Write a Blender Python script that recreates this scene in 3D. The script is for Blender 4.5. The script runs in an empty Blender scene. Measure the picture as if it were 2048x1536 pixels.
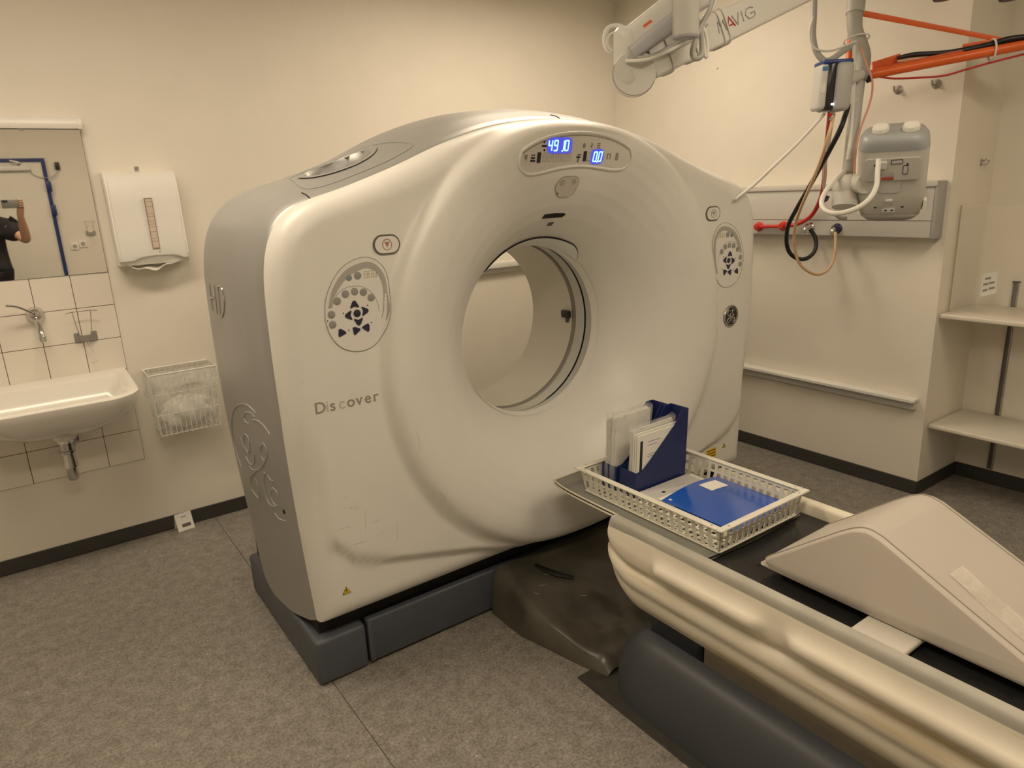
import bpy, bmesh, math, random
import numpy as np
from mathutils import Vector, Matrix

random.seed(7)
C = bpy.context.scene.collection
SC = bpy.context.scene

# ------------------------------------------------------------------ camera
F_PX = 1404.2
def cam_axes(yaw, pitch, roll):
    f = np.array([math.sin(yaw)*math.cos(pitch), math.cos(yaw)*math.cos(pitch), -math.sin(pitch)])
    r0 = np.array([math.cos(yaw), -math.sin(yaw), 0.0]); u0 = np.cross(r0, f)
    r = math.cos(roll)*r0 + math.sin(roll)*u0
    u = -math.sin(roll)*r0 + math.cos(roll)*u0
    return r, u, f
CR, CU, CF = cam_axes(*[math.radians(a) for a in (34.82, 15.455, -2.661)])
CO = np.array([0.0, 0.0, 1.6])
cd = bpy.data.cameras.new('camera')
cd.sensor_fit = 'HORIZONTAL'; cd.sensor_width = 36.0; cd.lens = F_PX/2048*36.0
cd.clip_start = 0.02; cd.clip_end = 60
cam = bpy.data.objects.new('camera', cd); C.objects.link(cam)
M = Matrix.Identity(4)
for i in range(3):
    M[i][0] = CR[i]; M[i][1] = CU[i]; M[i][2] = -CF[i]; M[i][3] = CO[i]
cam.matrix_world = M
SC.camera = cam

# ------------------------------------------------------------------ world, exposure, lamps
w = bpy.data.worlds.new('World'); SC.world = w; w.use_nodes = True
w.node_tree.nodes['Background'].inputs[0].default_value = (0.9, 0.75, 0.55, 1)
w.node_tree.nodes['Background'].inputs[1].default_value = 0.05
SC.view_settings.view_transform = 'Standard'
SC.view_settings.look = 'None'
SC.view_settings.gamma = 1.0
SC.view_settings.use_curve_mapping = False
SC.view_settings.exposure = 1.05
LIGHT_COL = (1.0, 0.835, 0.63)
# ceiling luminaires of the room: x, y, size x, size y, emission strength
LAMPS = [(0.00, 2.35, 1.20, 0.30, 10.4), (2.35, 2.72, 1.20, 0.30, 9.3),
         (0.10, 0.30, 1.20, 0.30, 10.6), (2.20, 0.30, 1.20, 0.30, 9.0)]
CEIL = 2.75

# room planes
YW = 3.725      # back wall (the one with the sink)
XW = 3.557      # right wall (the one with the service rail)
YP = 1.54       # pier end
XA = 3.975      # alcove wall
XL = -1.9       # left wall
YF = -1.40      # wall behind the camera

def ray(x, y): return CF + (x-1024)/F_PX*CR - (y-768)/F_PX*CU
def at(x, y, d): return CO + d*ray(x, y)                      # point at a given distance in front of the camera
def onp(x, y, axis, val):
    v = ray(x, y); return CO + (val-CO[axis])/v[axis]*v
def wb(x, y, d=0.0): return onp(x, y, 1, YW-d)                # on the back wall
def wr(x, y, d=0.0): return onp(x, y, 0, XW-d)                # on the right wall
def fl(x, y, z=0.0): return onp(x, y, 2, z)

# ------------------------------------------------------------------ mesh helpers
WO = {}
def A3(p): return np.array([float(p[0]), float(p[1]), float(p[2])])
def unit(v):
    v = np.asarray(v, float); n = np.linalg.norm(v); return v/n if n > 1e-12 else v

class G:
    def __init__(s): s.v = []; s.f = []
    def add(s, vs, fs):
        o = len(s.v); s.v += [tuple(map(float, p)) for p in vs]; s.f += [tuple(o+i for i in f) for f in fs]; return s
    def merge(s, g): return s.add(g.v, g.f)
    def xf(s, fn): s.v = [tuple(map(float, fn(*p))) for p in s.v]; return s
    def box(s, x0, x1, y0, y1, z0, z1):
        vs = [(x, y, z) for x in (x0, x1) for y in (y0, y1) for z in (z0, z1)]
        return s.add(vs, [(0,1,3,2),(4,6,7,5),(0,4,5,1),(2,3,7,6),(0,2,6,4),(1,5,7,3)])
    def rbox(s, x0, x1, y0, y1, z0, z1, r=0.005, seg=2):
        bm = bmesh.new()
        bmesh.ops.create_cube(bm, size=1.0)
        for v in bm.verts:
            v.co = Vector((x0+(v.co.x+.5)*(x1-x0), y0+(v.co.y+.5)*(y1-y0), z0+(v.co.z+.5)*(z1-z0)))
        r = min(r, .49*min(abs(x1-x0), abs(y1-y0), abs(z1-z0)))
        bmesh.ops.bevel(bm, geom=list(bm.edges), offset=r, segments=seg, profile=0.5, affect='EDGES')
        bmesh.ops.recalc_face_normals(bm, faces=list(bm.faces))
        bm.verts.index_update()
        s.add([tuple(v.co) for v in bm.verts], [tuple(v.index for v in f.verts) for f in bm.faces])
        bm.free(); return s
    def tube(s, pts, r, seg=8, caps=True, smooth=True, n=6, flat=None):
        P = [A3(p) for p in pts]
        R = list(r) if hasattr(r, '__len__') else [r]*len(P)
        if smooth and len(P) > 2:
            P, R = catmull(P, n, R)
        up = None; rings = []
        for i, p in enumerate(P):
            t = unit(P[min(i+1, len(P)-1)] - P[max(i-1, 0)])
            if up is None:
                a = np.array([0, 0, 1.0]) if abs(t[2]) < .9 else np.array([1.0, 0, 0])
                up = unit(np.cross(np.cross(t, a), t))
            else:
                up = unit(up - t*np.dot(up, t))
            b = np.cross(t, up)
            k = 1.0 if flat is None else flat
            rings.append([p + R[i]*(math.cos(2*math.pi*j/seg)*up*k + math.sin(2*math.pi*j/seg)*b) for j in range(seg)])
        vs = [q for ring in rings for q in ring]; fs = []
        for i in range(len(rings)-1):
            for j in range(seg):
                a = i*seg+j; b2 = i*seg+(j+1) % seg
                fs.append((a, b2, b2+seg, a+seg))
        if caps:
            fs.append(tuple(range(seg))[::-1]); fs.append(tuple((len(rings)-1)*seg+j for j in range(seg)))
        return s.add(vs, fs)
    def cyl(s, p0, p1, r0, r1=None, seg=20, caps=True):
        return s.tube([p0, p1], [r0, r0 if r1 is None else r1], seg, caps, False)
    def lathe(s, o, axis, prof, seg=28):
        # prof: list of (radius, distance along axis) from point o
        o = A3(o); t = unit(axis); a = np.array([0, 0, 1.0]) if abs(t[2]) < .9 else np.array([1.0, 0, 0])
        u = unit(np.cross(np.cross(t, a), t)); b = np.cross(t, u); vs = []; fs = []
        for (r, h) in prof:
            for j in range(seg):
                c = 2*math.pi*j/seg; vs.append(o + t*h + r*(math.cos(c)*u + math.sin(c)*b))
        for i in range(len(prof)-1):
            for j in range(seg):
                p = i*seg+j; q = i*seg+(j+1) % seg; fs.append((p, q, q+seg, p+seg))
        if prof[0][0] > 1e-6: fs.append(tuple(range(seg))[::-1])
        if prof[-1][0] > 1e-6: fs.append(tuple((len(prof)-1)*seg+j for j in range(seg)))
        return s.add(vs, fs)
    def prism(s, poly, fn, d0, d1):
        # 2-D polygon lifted to 3-D by fn(a, b, depth)
        n = len(poly)
        vs = [fn(a, b, d0) for a, b in poly] + [fn(a, b, d1) for a, b in poly]
        fs = [tuple(range(n))[::-1], tuple(range(n, 2*n))]
        for i in range(n):
            j = (i+1) % n; fs.append((i, j, n+j, n+i))
        return s.add(vs, fs)
    def grid(s, nu, nv, fn, closed_u=False):
        vs = [fn(i/(nu if closed_u else nu-1), j/(nv-1)) for i in range(nu) for j in range(nv)]; fs = []
        for i in range(nu if closed_u else nu-1):
            for j in range(nv-1):
                k = (i+1) % nu
                fs.append((i*nv+j, k*nv+j, k*nv+j+1, i*nv+j+1))
        return s.add(vs, fs)

def catmull(P, n=6, R=None):
    P = [np.asarray(p, float) for p in P]; out = []; ro = []
    for i in range(len(P)-1):
        p0 = P[i-1] if i else 2*P[0]-P[1]; p1 = P[i]; p2 = P[i+1]
        p3 = P[i+2] if i+2 < len(P) else 2*P[-1]-P[-2]
        for k in range(n):
            t = k/n
            out.append(.5*((2*p1)+(-p0+p2)*t+(2*p0-5*p1+4*p2-p3)*t*t+(-p0+3*p1-3*p2+p3)*t**3))
            if R is not None: ro.append(R[i]*(1-t)+R[i+1]*t)
    out.append(P[-1])
    if R is not None: ro.append(R[-1]); return out, ro
    return out

def rrect(w, h, r, n=5, cx=0.0, cy=0.0):
    r = min(r, w/2-1e-5, h/2-1e-5); out = []
    for (sx, sy, a0) in ((1, 1, 0), (-1, 1, 90), (-1, -1, 180), (1, -1, 270)):
        for k in range(n+1):
            a = math.radians(a0+90*k/n)
            out.append((cx+sx*(w/2-r)+r*math.cos(a), cy+sy*(h/2-r)+r*math.sin(a)))
    return out
def ell(a, b, n=28, cx=0.0, cy=0.0): return [(cx+a*math.cos(2*math.pi*i/n), cy+b*math.sin(2*math.pi*i/n)) for i in range(n)]

def frame(o, ux, uy):
    o = A3(o); ux = unit(ux); uy = unit(np.asarray(uy, float)-ux*np.dot(uy, ux)); n = np.cross(ux, uy)
    return lambda a, b, d=0.0: o + ux*a + uy*b + n*d

def mesh_obj(name, g, m=None, parent=None, ang=38, base=None):
    me = bpy.data.meshes.new(name)
    V = np.array(g.v); lo = V.min(0); hi = V.max(0)
    org = A3(base) if base is not None else (lo+hi)/2
    if parent is None and base is None: org = np.array([org[0], org[1], lo[2]])
    me.from_pydata([tuple(p) for p in (V-org)], [], g.f)
    bm = bmesh.new(); bm.from_mesh(me); bmesh.ops.recalc_face_normals(bm, faces=list(bm.faces)); bm.to_mesh(me); bm.free()
    for p in me.polygons: p.use_smooth = ang > 0
    if ang > 0 and ang < 180: me.set_sharp_from_angle(angle=math.radians(ang))
    o = bpy.data.objects.new(name, me); C.objects.link(o)
    if m is not None: me.materials.append(m)
    WO[o.name] = org
    if parent is not None:
        o.parent = parent; o.location = Vector(org - WO[parent.name])
    else: o.location = Vector(org)
    return o
def P_(name, g, m, parent, ang=38, label=None, stuff=False):
    o = mesh_obj(name, g, m, parent, ang)
    if label: o['label'] = label
    if stuff: o['kind'] = 'stuff'
    return o
def tag(o, label, cat, group=None):
    o['label'] = label; o['category'] = cat
    if group: o['group'] = group
    return o
def T_(name, g, m, label, cat, group=None, ang=38):
    return tag(mesh_obj(name, g, m, None, ang), label, cat, group)
def thing(name, loc, label, cat, group=None):
    o = bpy.data.objects.new(name, None); C.objects.link(o)
    o.empty_display_size = .05
    o.location = Vector(A3(loc)); WO[o.name] = A3(loc)
    return tag(o, label, cat, group)
def S_(name, g, m, parent=None, ang=0):
    o = mesh_obj(name, g, m, parent, ang)
    if parent is None: o['kind'] = 'structure'
    return o
def text_g(s, size, fn, depth=0.0006, align='LEFT', bold=0.0):
    cu = bpy.data.curves.new('t', 'FONT'); cu.body = s; cu.size = size; cu.extrude = depth; cu.align_x = align; cu.offset = bold
    cu.resolution_u = 3
    o = bpy.data.objects.new('t', cu); C.objects.link(o)
    bpy.context.view_layer.update()
    me = bpy.data.meshes.new_from_object(o.evaluated_get(bpy.context.evaluated_depsgraph_get()))
    g = G(); g.add([fn(v.co.x, v.co.y, v.co.z) for v in me.vertices], [tuple(p.vertices) for p in me.polygons])
    bpy.data.objects.remove(o); bpy.data.curves.remove(cu); bpy.data.meshes.remove(me)
    return g

# ------------------------------------------------------------------ materials
def lin(c):
    return tuple(((x/255)/12.92 if x/255 <= .04045 else ((x/255+.055)/1.055)**2.4) for x in c)
def mat(name, col, rough=0.5, metal=0.0, var=0.0, vscale=6.0, bump=0.0, bscale=80.0, spec=0.5, coat=0.0, trans=0.0, alpha=1.0, emit=None, estr=1.0, sss=0.0):
    m = bpy.data.materials.new(name); m.use_nodes = True
    nt = m.node_tree; b = nt.nodes['Principled BSDF']
    b.inputs['Roughness'].default_value = rough; b.inputs['Metallic'].default_value = metal
    b.inputs['Specular IOR Level'].default_value = spec
    b.inputs['Coat Weight'].default_value = coat; b.inputs['Coat Roughness'].default_value = .12
    b.inputs['Transmission Weight'].default_value = trans; b.inputs['Alpha'].default_value = alpha
    c = (col[0], col[1], col[2], 1)
    b.inputs['Base Color'].default_value = c
    tc = nt.nodes.new('ShaderNodeTexCoord')
    nz = nt.nodes.new('ShaderNodeTexNoise'); nz.inputs['Scale'].default_value = vscale; nz.inputs['Detail'].default_value = 4
    nt.links.new(tc.outputs['Object'], nz.inputs['Vector'])
    rp = nt.nodes.new('ShaderNodeValToRGB'); v = max(var, 0.015)
    rp.color_ramp.elements[0].position = .3; rp.color_ramp.elements[1].position = .7
    rp.color_ramp.elements[0].color = tuple(max(0, x*(1-v)) for x in col)+(1,)
    rp.color_ramp.elements[1].color = tuple(min(1, x*(1+v)) for x in col)+(1,)
    nt.links.new(nz.outputs['Fac'], rp.inputs['Fac']); nt.links.new(rp.outputs['Color'], b.inputs['Base Color'])
    if bump > 0:
        n2 = nt.nodes.new('ShaderNodeTexNoise'); n2.inputs['Scale'].default_value = bscale; n2.inputs['Detail'].default_value = 3
        nt.links.new(tc.outputs['Object'], n2.inputs['Vector'])
        bp = nt.nodes.new('ShaderNodeBump'); bp.inputs['Strength'].default_value = bump; bp.inputs['Distance'].default_value = .003
        nt.links.new(n2.outputs['Fac'], bp.inputs['Height']); nt.links.new(bp.outputs['Normal'], b.inputs['Normal'])
    if emit:
        b.inputs['Emission Color'].default_value = tuple(emit)+(1,); b.inputs['Emission Strength'].default_value = estr
    return m
def prin(m): return m.node_tree.nodes['Principled BSDF']

WALL = mat('wall_paint', (.80, .755, .665), .75, bump=.12, bscale=160, var=.015, spec=.25)
CEILM = mat('ceiling_paint', (.82, .79, .72), .8, spec=.2)
SKIRT = mat('skirting_vinyl', (.045, .043, .040), .5, var=.1)
TILE = mat('glazed_tile', (.80, .745, .655), .22, var=.02, vscale=3)
GROUT = mat('tile_grout', (.10, .07, .045), .9)
WHITE = mat('white_plastic', (.80, .785, .74), .38, var=.015)
WHITE2 = mat('white_enamel', (.83, .81, .75), .3)
CERAM = mat('sink_ceramic', (.84, .815, .75), .12, coat=.4)
CHROME = mat('chrome', (.62, .61, .60), .18, 1.0, var=.05)
STEEL = mat('brushed_steel', (.48, .47, .45), .38, 1.0, var=.08, vscale=30)
DSTEEL = mat('dull_aluminium', (.55, .54, .51), .45, .8, var=.04)
GREY = mat('gantry_grey_paint', (.385, .382, .372), .40, .35, var=.02)
SLATE = mat('slate_grey_plastic', (.078, .086, .104), .45, var=.04, bump=.05, bscale=300)
SLATE2 = mat('slate_grey_panel', (.068, .074, .090), .4, var=.05)
BLACK = mat('black_plastic', (.012, .012, .013), .4)
DGAP = mat('dark_gap', (.008, .008, .008), .8)
CARBON = mat('carbon_cradle', (.020, .020, .020), .28, var=.25, vscale=90)
CREAM = mat('cream_plastic', (.74, .68, .54), .42, var=.04)
LGREY = mat('light_grey_plastic', (.60, .59, .56), .42)
MGREY = mat('mid_grey_plastic', (.40, .40, .39), .45)
ARMW = mat('arm_white_paint', (.70, .685, .64), .35)
CABLEW = mat('white_cable', (.72, .70, .64), .45)
CABLEG = mat('grey_cable', (.42, .41, .385), .5)
RED = mat('red_hose', (.50, .022, .018), .38)
REDP = mat('red_plastic', (.62, .035, .025), .4)
HOSEB = mat('black_hose', (.010, .009, .012), .42)
HOSEC = mat('cream_hose', (.72, .50, .30), .42)
HOSEP = mat('pink_tube', (.72, .34, .24), .42)
ORANGE = mat('orange_paint', (.78, .135, .022), .36, var=.03)
BLUE = mat('blue_board', (.012, .022, .105), .42, var=.05)
BLUEF = mat('blue_gloss_cover', (.012, .085, .44), .16, coat=.5)
DBLUE = mat('door_frame_blue', (.012, .028, .15), .35)
PAPER = mat('white_paper', (.78, .76, .70), .7, var=.02)
PAPERG = mat('grey_paper', (.52, .50, .48), .6)
INK = mat('dark_ink', (.02, .02, .02), .6)
INKG = mat('faded_ink', (.30, .275, .225), .6)
INKF = mat('worn_ink', (.56, .53, .455), .6)
CUSH = mat('grey_vinyl_cushion', (.50, .455, .395), .5, var=.02, bump=.05, bscale=500)
CUSH2 = mat('grey_vinyl_piping', (.33, .30, .255), .5)
SHELF = mat('shelf_laminate', (.70, .655, .57), .4)
YEL = mat('warning_yellow', (.80, .52, .02), .45)
BUT = mat('button_grey', (.30, .29, .27), .4)
BUTB = mat('button_blue_grey', (.022, .022, .045), .4)
PANELW = mat('control_panel_white', (.78, .76, .72), .35)
SHADE = mat('panel_well_grey', (.42, .40, .37), .45)
BEIGE = mat('beige_fabric', (.44, .39, .31), .7, var=.05, vscale=14)
LCDG = mat('unlit_segment', (.52, .49, .43), .5)
LED = mat('lit_segment', (.3, .6, 1), .4, emit=(.20, .72, 1.0), estr=1.6)
LEDB = mat('lit_segment_halo', (.05, .05, .6), .4, emit=(.10, .11, .80), estr=.32)
SKIN = mat('skin', (.46, .27, .18), .5, var=.06)
CLOTHK = mat('black_cotton', (.016, .015, .017), .85, var=.15, vscale=20)
JEANS = mat('dark_trousers', (.022, .025, .035), .85, var=.1)
HAIR = mat('brown_hair', (.05, .035, .025), .6)
# ---- special materials
def floor_mat():
    m = mat('speckled_vinyl', (.2, .18, .16), .42, spec=.35)
    nt = m.node_tree; b = prin(m)
    tc = nt.nodes.new('ShaderNodeTexCoord')
    def noise(sc, det):
        n = nt.nodes.new('ShaderNodeTexNoise'); n.inputs['Scale'].default_value = sc; n.inputs['Detail'].default_value = det
        nt.links.new(tc.outputs['Object'], n.inputs['Vector']); return n
    def ramp(a, b_, c0, c1):
        r = nt.nodes.new('ShaderNodeValToRGB'); r.color_ramp.elements[0].position = a; r.color_ramp.elements[1].position = b_
        r.color_ramp.elements[0].color = c0+(1,); r.color_ramp.elements[1].color = c1+(1,); return r
    def mix(f, a, c, mode='MIX'):
        x = nt.nodes.new('ShaderNodeMix'); x.data_type = 'RGBA'; x.blend_type = mode
        if isinstance(f, float): x.inputs[0].default_value = f
        else: nt.links.new(f, x.inputs[0])
        nt.links.new(a, x.inputs[6]); nt.links.new(c, x.inputs[7]); return x.outputs[2]
    n1 = noise(22, 8); r1 = ramp(.30, .70, (.235, .216, .190), (.335, .312, .278)); nt.links.new(n1.outputs['Fac'], r1.inputs['Fac'])
    n2 = noise(120, 3); r2 = ramp(.36, .58, (.42, .40, .37), (1, 1, 1)); nt.links.new(n2.outputs['Fac'], r2.inputs['Fac'])
    n3 = noise(60, 4); r3 = ramp(.63, .72, (1, 1, 1), (1.0, 1.0, 1.0)); nt.links.new(n3.outputs['Fac'], r3.inputs['Fac'])
    r3.color_ramp.elements[1].color = (1.35, 1.32, 1.25, 1)
    c = mix(.6, r1.outputs['Color'], r2.outputs['Color'], 'MULTIPLY')
    c = mix(1.0, c, r3.outputs['Color'], 'MULTIPLY')
    nt.links.new(c, b.inputs['Base Color'])
    return m
FLOOR = floor_mat()
def film_mat(name, col, alpha, rough, sc=18):
    # crumpled clear plastic: thin, partly see-through
    m = mat(name, col, rough, spec=.6)
    nt = m.node_tree; b = prin(m)
    tc = nt.nodes.new('ShaderNodeTexCoord'); n = nt.nodes.new('ShaderNodeTexNoise'); n.inputs['Scale'].default_value = sc; n.inputs['Detail'].default_value = 6
    nt.links.new(tc.outputs['Object'], n.inputs['Vector'])
    r = nt.nodes.new('ShaderNodeValToRGB'); r.color_ramp.elements[0].position = .35; r.color_ramp.elements[1].position = .72
    r.color_ramp.elements[0].color = (alpha*.6,)*3+(1,); r.color_ramp.elements[1].color = (min(1, alpha*1.7),)*3+(1,)
    nt.links.new(n.outputs['Fac'], r.inputs['Fac']); nt.links.new(r.outputs['Color'], b.inputs['Alpha'])
    bp = nt.nodes.new('ShaderNodeBump'); bp.inputs['Strength'].default_value = .5; bp.inputs['Distance'].default_value = .006
    nt.links.new(n.outputs['Fac'], bp.inputs['Height']); nt.links.new(bp.outputs['Normal'], b.inputs['Normal'])
    return m
FILM = film_mat('clear_bag_film', (.84, .83, .80), .20, .14, 9)
FILM2 = film_mat('clear_sleeve', (.74, .74, .74), .26, .12, 12)
ACRYL = mat('acrylic_sheet', (.80, .76, .68), .05, alpha=.045, spec=.5)
MIRROR = mat('mirror_silver', (.94, .92, .88), .015, 1.0)

# ------------------------------------------------------------------ room shell
T = .12
fb = S_('floor', G().box(XL-.1, XA+.2, YF-.1, YW+.1, -.06, -.004), mat('floor_seam', (.05, .045, .04), .8))
SEAMS = [XL-.1, .632, 2.632, XA+.2]
for i in range(3):
    S_('floor_sheet', G().box(SEAMS[i]+.0012, SEAMS[i+1]-.0012, YF-.1, YW+.1, -.004, 0), FLOOR, fb)
S_('ceiling', G().box(XL-.1, XA+.2, YF-.1, YW+.1, CEIL, CEIL+.1), CEILM)
wall_back = S_('wall_back', G().box(XL-.1, XA+.2, YW, YW+T, 0, CEIL), WALL)
S_('wall_right', G().box(XW, XA+.2, YP, YW, 0, CEIL), WALL)
S_('wall_alcove', G().box(XA, XA+T, YF-.1, YP, 0, CEIL), WALL)
S_('wall_left', G().box(XL-T, XL, YF-.1, YW, 0, CEIL), WALL)
S_('wall_front', G().box(XL-.1, XA+.1, YF-T, YF, 0, CEIL), WALL)
def skirt(name, x0, x1, y0, y1):
    S_(name, G().rbox(x0, x1, y0, y1, .0005, .075, .003, 1), SKIRT)
skirt('baseboard_back', XL, XW, YW-.006, YW)
skirt('baseboard_right', XW-.006, XW, YP-.006, YW-.006)
skirt('baseboard_pier', XW-.006, XA, YP-.006, YP)
skirt('baseboard_alcove', XA-.006, XA, YF, YP-.006)
skirt('baseboard_front_right', .47, XA-.006, YF, YF+.006)

# wall tiles round the sink, each a piece of the back wall
TP = .1535; TX1 = .364; TZ0 = .403
S_('grout', G().box(TX1-8*TP, TX1, YW-.003, YW, TZ0, TZ0+6*TP), GROUT, wall_back)
tg = G().rbox(-.0755, .0755, -.005, 0, -.0755, .0755, .0012, 1); tm = None
for i in range(8):
    for j in range(6):
        cx = TX1-(i+.5)*TP; cz = TZ0+(j+.5)*TP
        if tm is None:
            o = mesh_obj('tile', G().add(tg.v, tg.f), TILE, wall_back, 30, base=(0, 0, 0)); tm = o.data
        else:
            o = bpy.data.objects.new('tile', tm); C.objects.link(o); o.parent = wall_back
        o.location = Vector(np.array([cx, YW-.001, cz]) - WO[wall_back.name])

# ceiling luminaires
for i, (x, y, sx, sy, st) in enumerate(LAMPS):
    lab = ['long warm ceiling lamp above the sink wall', 'long warm ceiling lamp above the scanner', 'long warm ceiling lamp above the photographer', 'long warm ceiling lamp above the patient table'][i]
    t = thing('ceiling_lamp', (x, y, CEIL-.05), lab, 'lamp', 'ceiling lamps')
    hx, hy = sx/2, sy/2
    g = G()
    for a in ((x-hx-.02, x-hx, y-hy-.02, y+hy+.02), (x+hx, x+hx+.02, y-hy-.02, y+hy+.02), (x-hx, x+hx, y-hy-.02, y-hy), (x-hx, x+hx, y+hy, y+hy+.02)):
        g.box(*a, CEIL-.05, CEIL)
    P_('lamp_housing', g, WHITE, t, 0)
    e = mat('lamp_diffuser_glow_%d' % i, (.9, .85, .75), .6, emit=LIGHT_COL, estr=st)
    P_('diffuser', G().box(x-hx, x+hx, y-hy, y+hy, CEIL-.045, CEIL-.035), e, t, 0)

# ------------------------------------------------------------------ mirror and its lamp
nM = np.array([-.0100, -.99987, -.0130]); nM = unit(nM)
uxM = unit(np.cross(np.array([0, 0, 1.0]), -nM)); uxM = unit(np.array([1.0, 0, 0]) - nM*np.dot(nM, [1.0, 0, 0])); uyM = unit(np.array([0, 0, 1.0]) - nM*nM[2] - uxM*uxM[2])
fM = frame((.10, 3.712, 1.62), uxM, uyM)
mt = thing('wall_mirror', (.05, YW, 1.318), 'frameless rectangular wall mirror above the white sink', 'mirror')
x0, x1, z0, z1 = -.55, .262, -.300, .315
P_('backing', G().prism([(x0+.01, z0+.01), (x1-.01, z0+.01), (x1-.01, z1-.01), (x0+.01, z1-.01)], lambda a, b, d: fM(a, b, -d), .0048, .0075), MGREY, mt, 0)
P_('edge', G().prism([(x0, z0), (x1, z0), (x1, z1), (x0, z1)], lambda a, b, d: fM(a, b, -d), .0006, .0046), mat('mirror_edge_glass', (.20, .22, .20), .2), mt, 0)
P_('mirror_pane', G().add([fM(x0+.0015, z0+.0015, 0), fM(x1-.0015, z0+.0015, 0), fM(x1-.0015, z1-.0015, 0), fM(x0+.0015, z1-.0015, 0)], [(0, 1, 2, 3)]), MIRROR, mt, 0)
for a in (.05, -.35):
    P_('clip', G().prism(rrect(.02, .012, .003, 2, a, z1-.002), lambda p, q, d: fM(p, q, d), -.004, .004), CHROME, mt)
lt = thing('mirror_lamp', (.05, YW, 1.935), 'white tubular lamp bar above the mirror, unlit', 'lamp')
prof = [(0, 0), (.045, 0), (.05, .012), (.048, .032), (.038, .045), (.015, .05), (0, .05)]
g = G().grid(2, len(prof), lambda u, v: (-.47+u*.832, YW-prof[int(round(v*(len(prof)-1)))][0], 1.936+prof[int(round(v*(len(prof)-1)))][1]))
P_('diffuser', g, WHITE2, lt, 50)
for xx in (-.478, .354):
    P_('end_cap', G().prism(prof[1:]+[(0, 0)], lambda a, b, d: np.array([xx+d, YW-a*1.06, 1.934+b*1.06]), 0, .016), WHITE, lt)

# ------------------------------------------------------------------ towel dispenser
t = thing('towel_dispenser', (.55, YW, 1.34), 'white paper towel dispenser on the wall beside the mirror', 'dispenser')
ux0, ux1 = .403, .702
def dsp(a, b, d): return np.array([a, YW-d, b])
side = [(.0, 1.345), (.0, 1.755), (.055, 1.755), (.085, 1.74), (.105, 1.70), (.118, 1.385), (.112, 1.372), (.095, 1.345)]
P_('body', G().prism(side, lambda d, z, x: np.array([x, YW-d, z]), ux0+.004, ux1-.004), WHITE2, t, 25)
front = [(.058, 1.752), (.088, 1.738), (.108, 1.70), (.1215, 1.385), (.1185, 1.366)]
def shell_pt(u, v):
    k = v*(len(front)-1); i = min(int(k), len(front)-2); f = k-i
    d = front[i][0]*(1-f)+front[i+1][0]*f; z = front[i][1]*(1-f)+front[i+1][1]*f
    e = min(u, 1-u); round_ = max(0, .05-e)/.05
    zz = z + (.028*math.sin(math.pi*min(1, max(0, (u-.2)/.7)))*v**10)
    return np.array([ux0+u*(ux1-ux0), YW-d+.022*round_**2, zz])
P_('cover', G().grid(33, 17, shell_pt), WHITE, t, 60)
wpts = [wb(285, 395, .117), wb(301, 394, .117), wb(320, 498, .122), wb(304, 499, .122)]
xs0, xs1 = .548, .579
P_('sight_window', G().box(xs0, xs1, YW-.1235, YW-.112, 1.412, 1.638), mat('window_slot', (.30, .24, .18), .5), t, 0)
g = G(); zz = 1.418
while zz < 1.628:
    h = random.choice([.012, .03, .022]); g.box(xs0+.003, xs1-.003, YW-.1245, YW-.1225, zz, min(1.632, zz+h-.002)); zz += h
P_('towel_stack', g, mat('towel_edge', (.62, .52, .42), .8, var=.1), t, 0)
P_('lock', G().lathe((.55, YW-.055, 1.757), (0, 0, 1), [(.011, 0), (.011, .016), (.008, .019), (0, .019)], 16), CHROME, t)
P_('rivet', G().lathe((.576, YW-.1225, 1.400), (0, -1, 0), [(.004, 0), (.003, .002), (0, .002)], 10), MGREY, t)
def towel(u, v):
    return np.array([.43+u*.225, YW-.035-.075*v, 1.350-.030*math.sin(math.pi*min(1, max(0, u*1.1)))*(.4+.6*v)+.006*math.sin(u*17+v*2)])
P_('hanging_towel', G().grid(20, 6, towel), PAPER, t, 60)

# ------------------------------------------------------------------ tap
t = thing('wall_tap', (.052, YW, 1.04), 'chrome single lever tap on the tiles above the sink', 'tap')
c = np.array([.052, YW-.006, 1.165])
P_('rosette', G().lathe(c, (0, -1, 0), [(.034, 0), (.036, .006), (.034, .02), (.028, .036), (.018, .046), (0, .048)], 28), CHROME, t)
P_('lever', G().tube([c+[0, -.04, .004], c+[-.03, -.065, .030], c+[-.062, -.085, .052], c+[-.095, -.1, .062]], [.0065, .005, .005, .0055], 8), CHROME, t)
P_('spout', G().tube([c+[0, -.03, -.012], c+[.004, -.075, -.035], c+[.005, -.115, -.06], c+[.006, -.13, -.085]], [.013, .0135, .012, .011], 14), CHROME, t)
P_('aerator', G().cyl(c+[.006, -.129, -.082], c+[.0065, -.133, -.104], .0125, .012, 16), STEEL, t)

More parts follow.
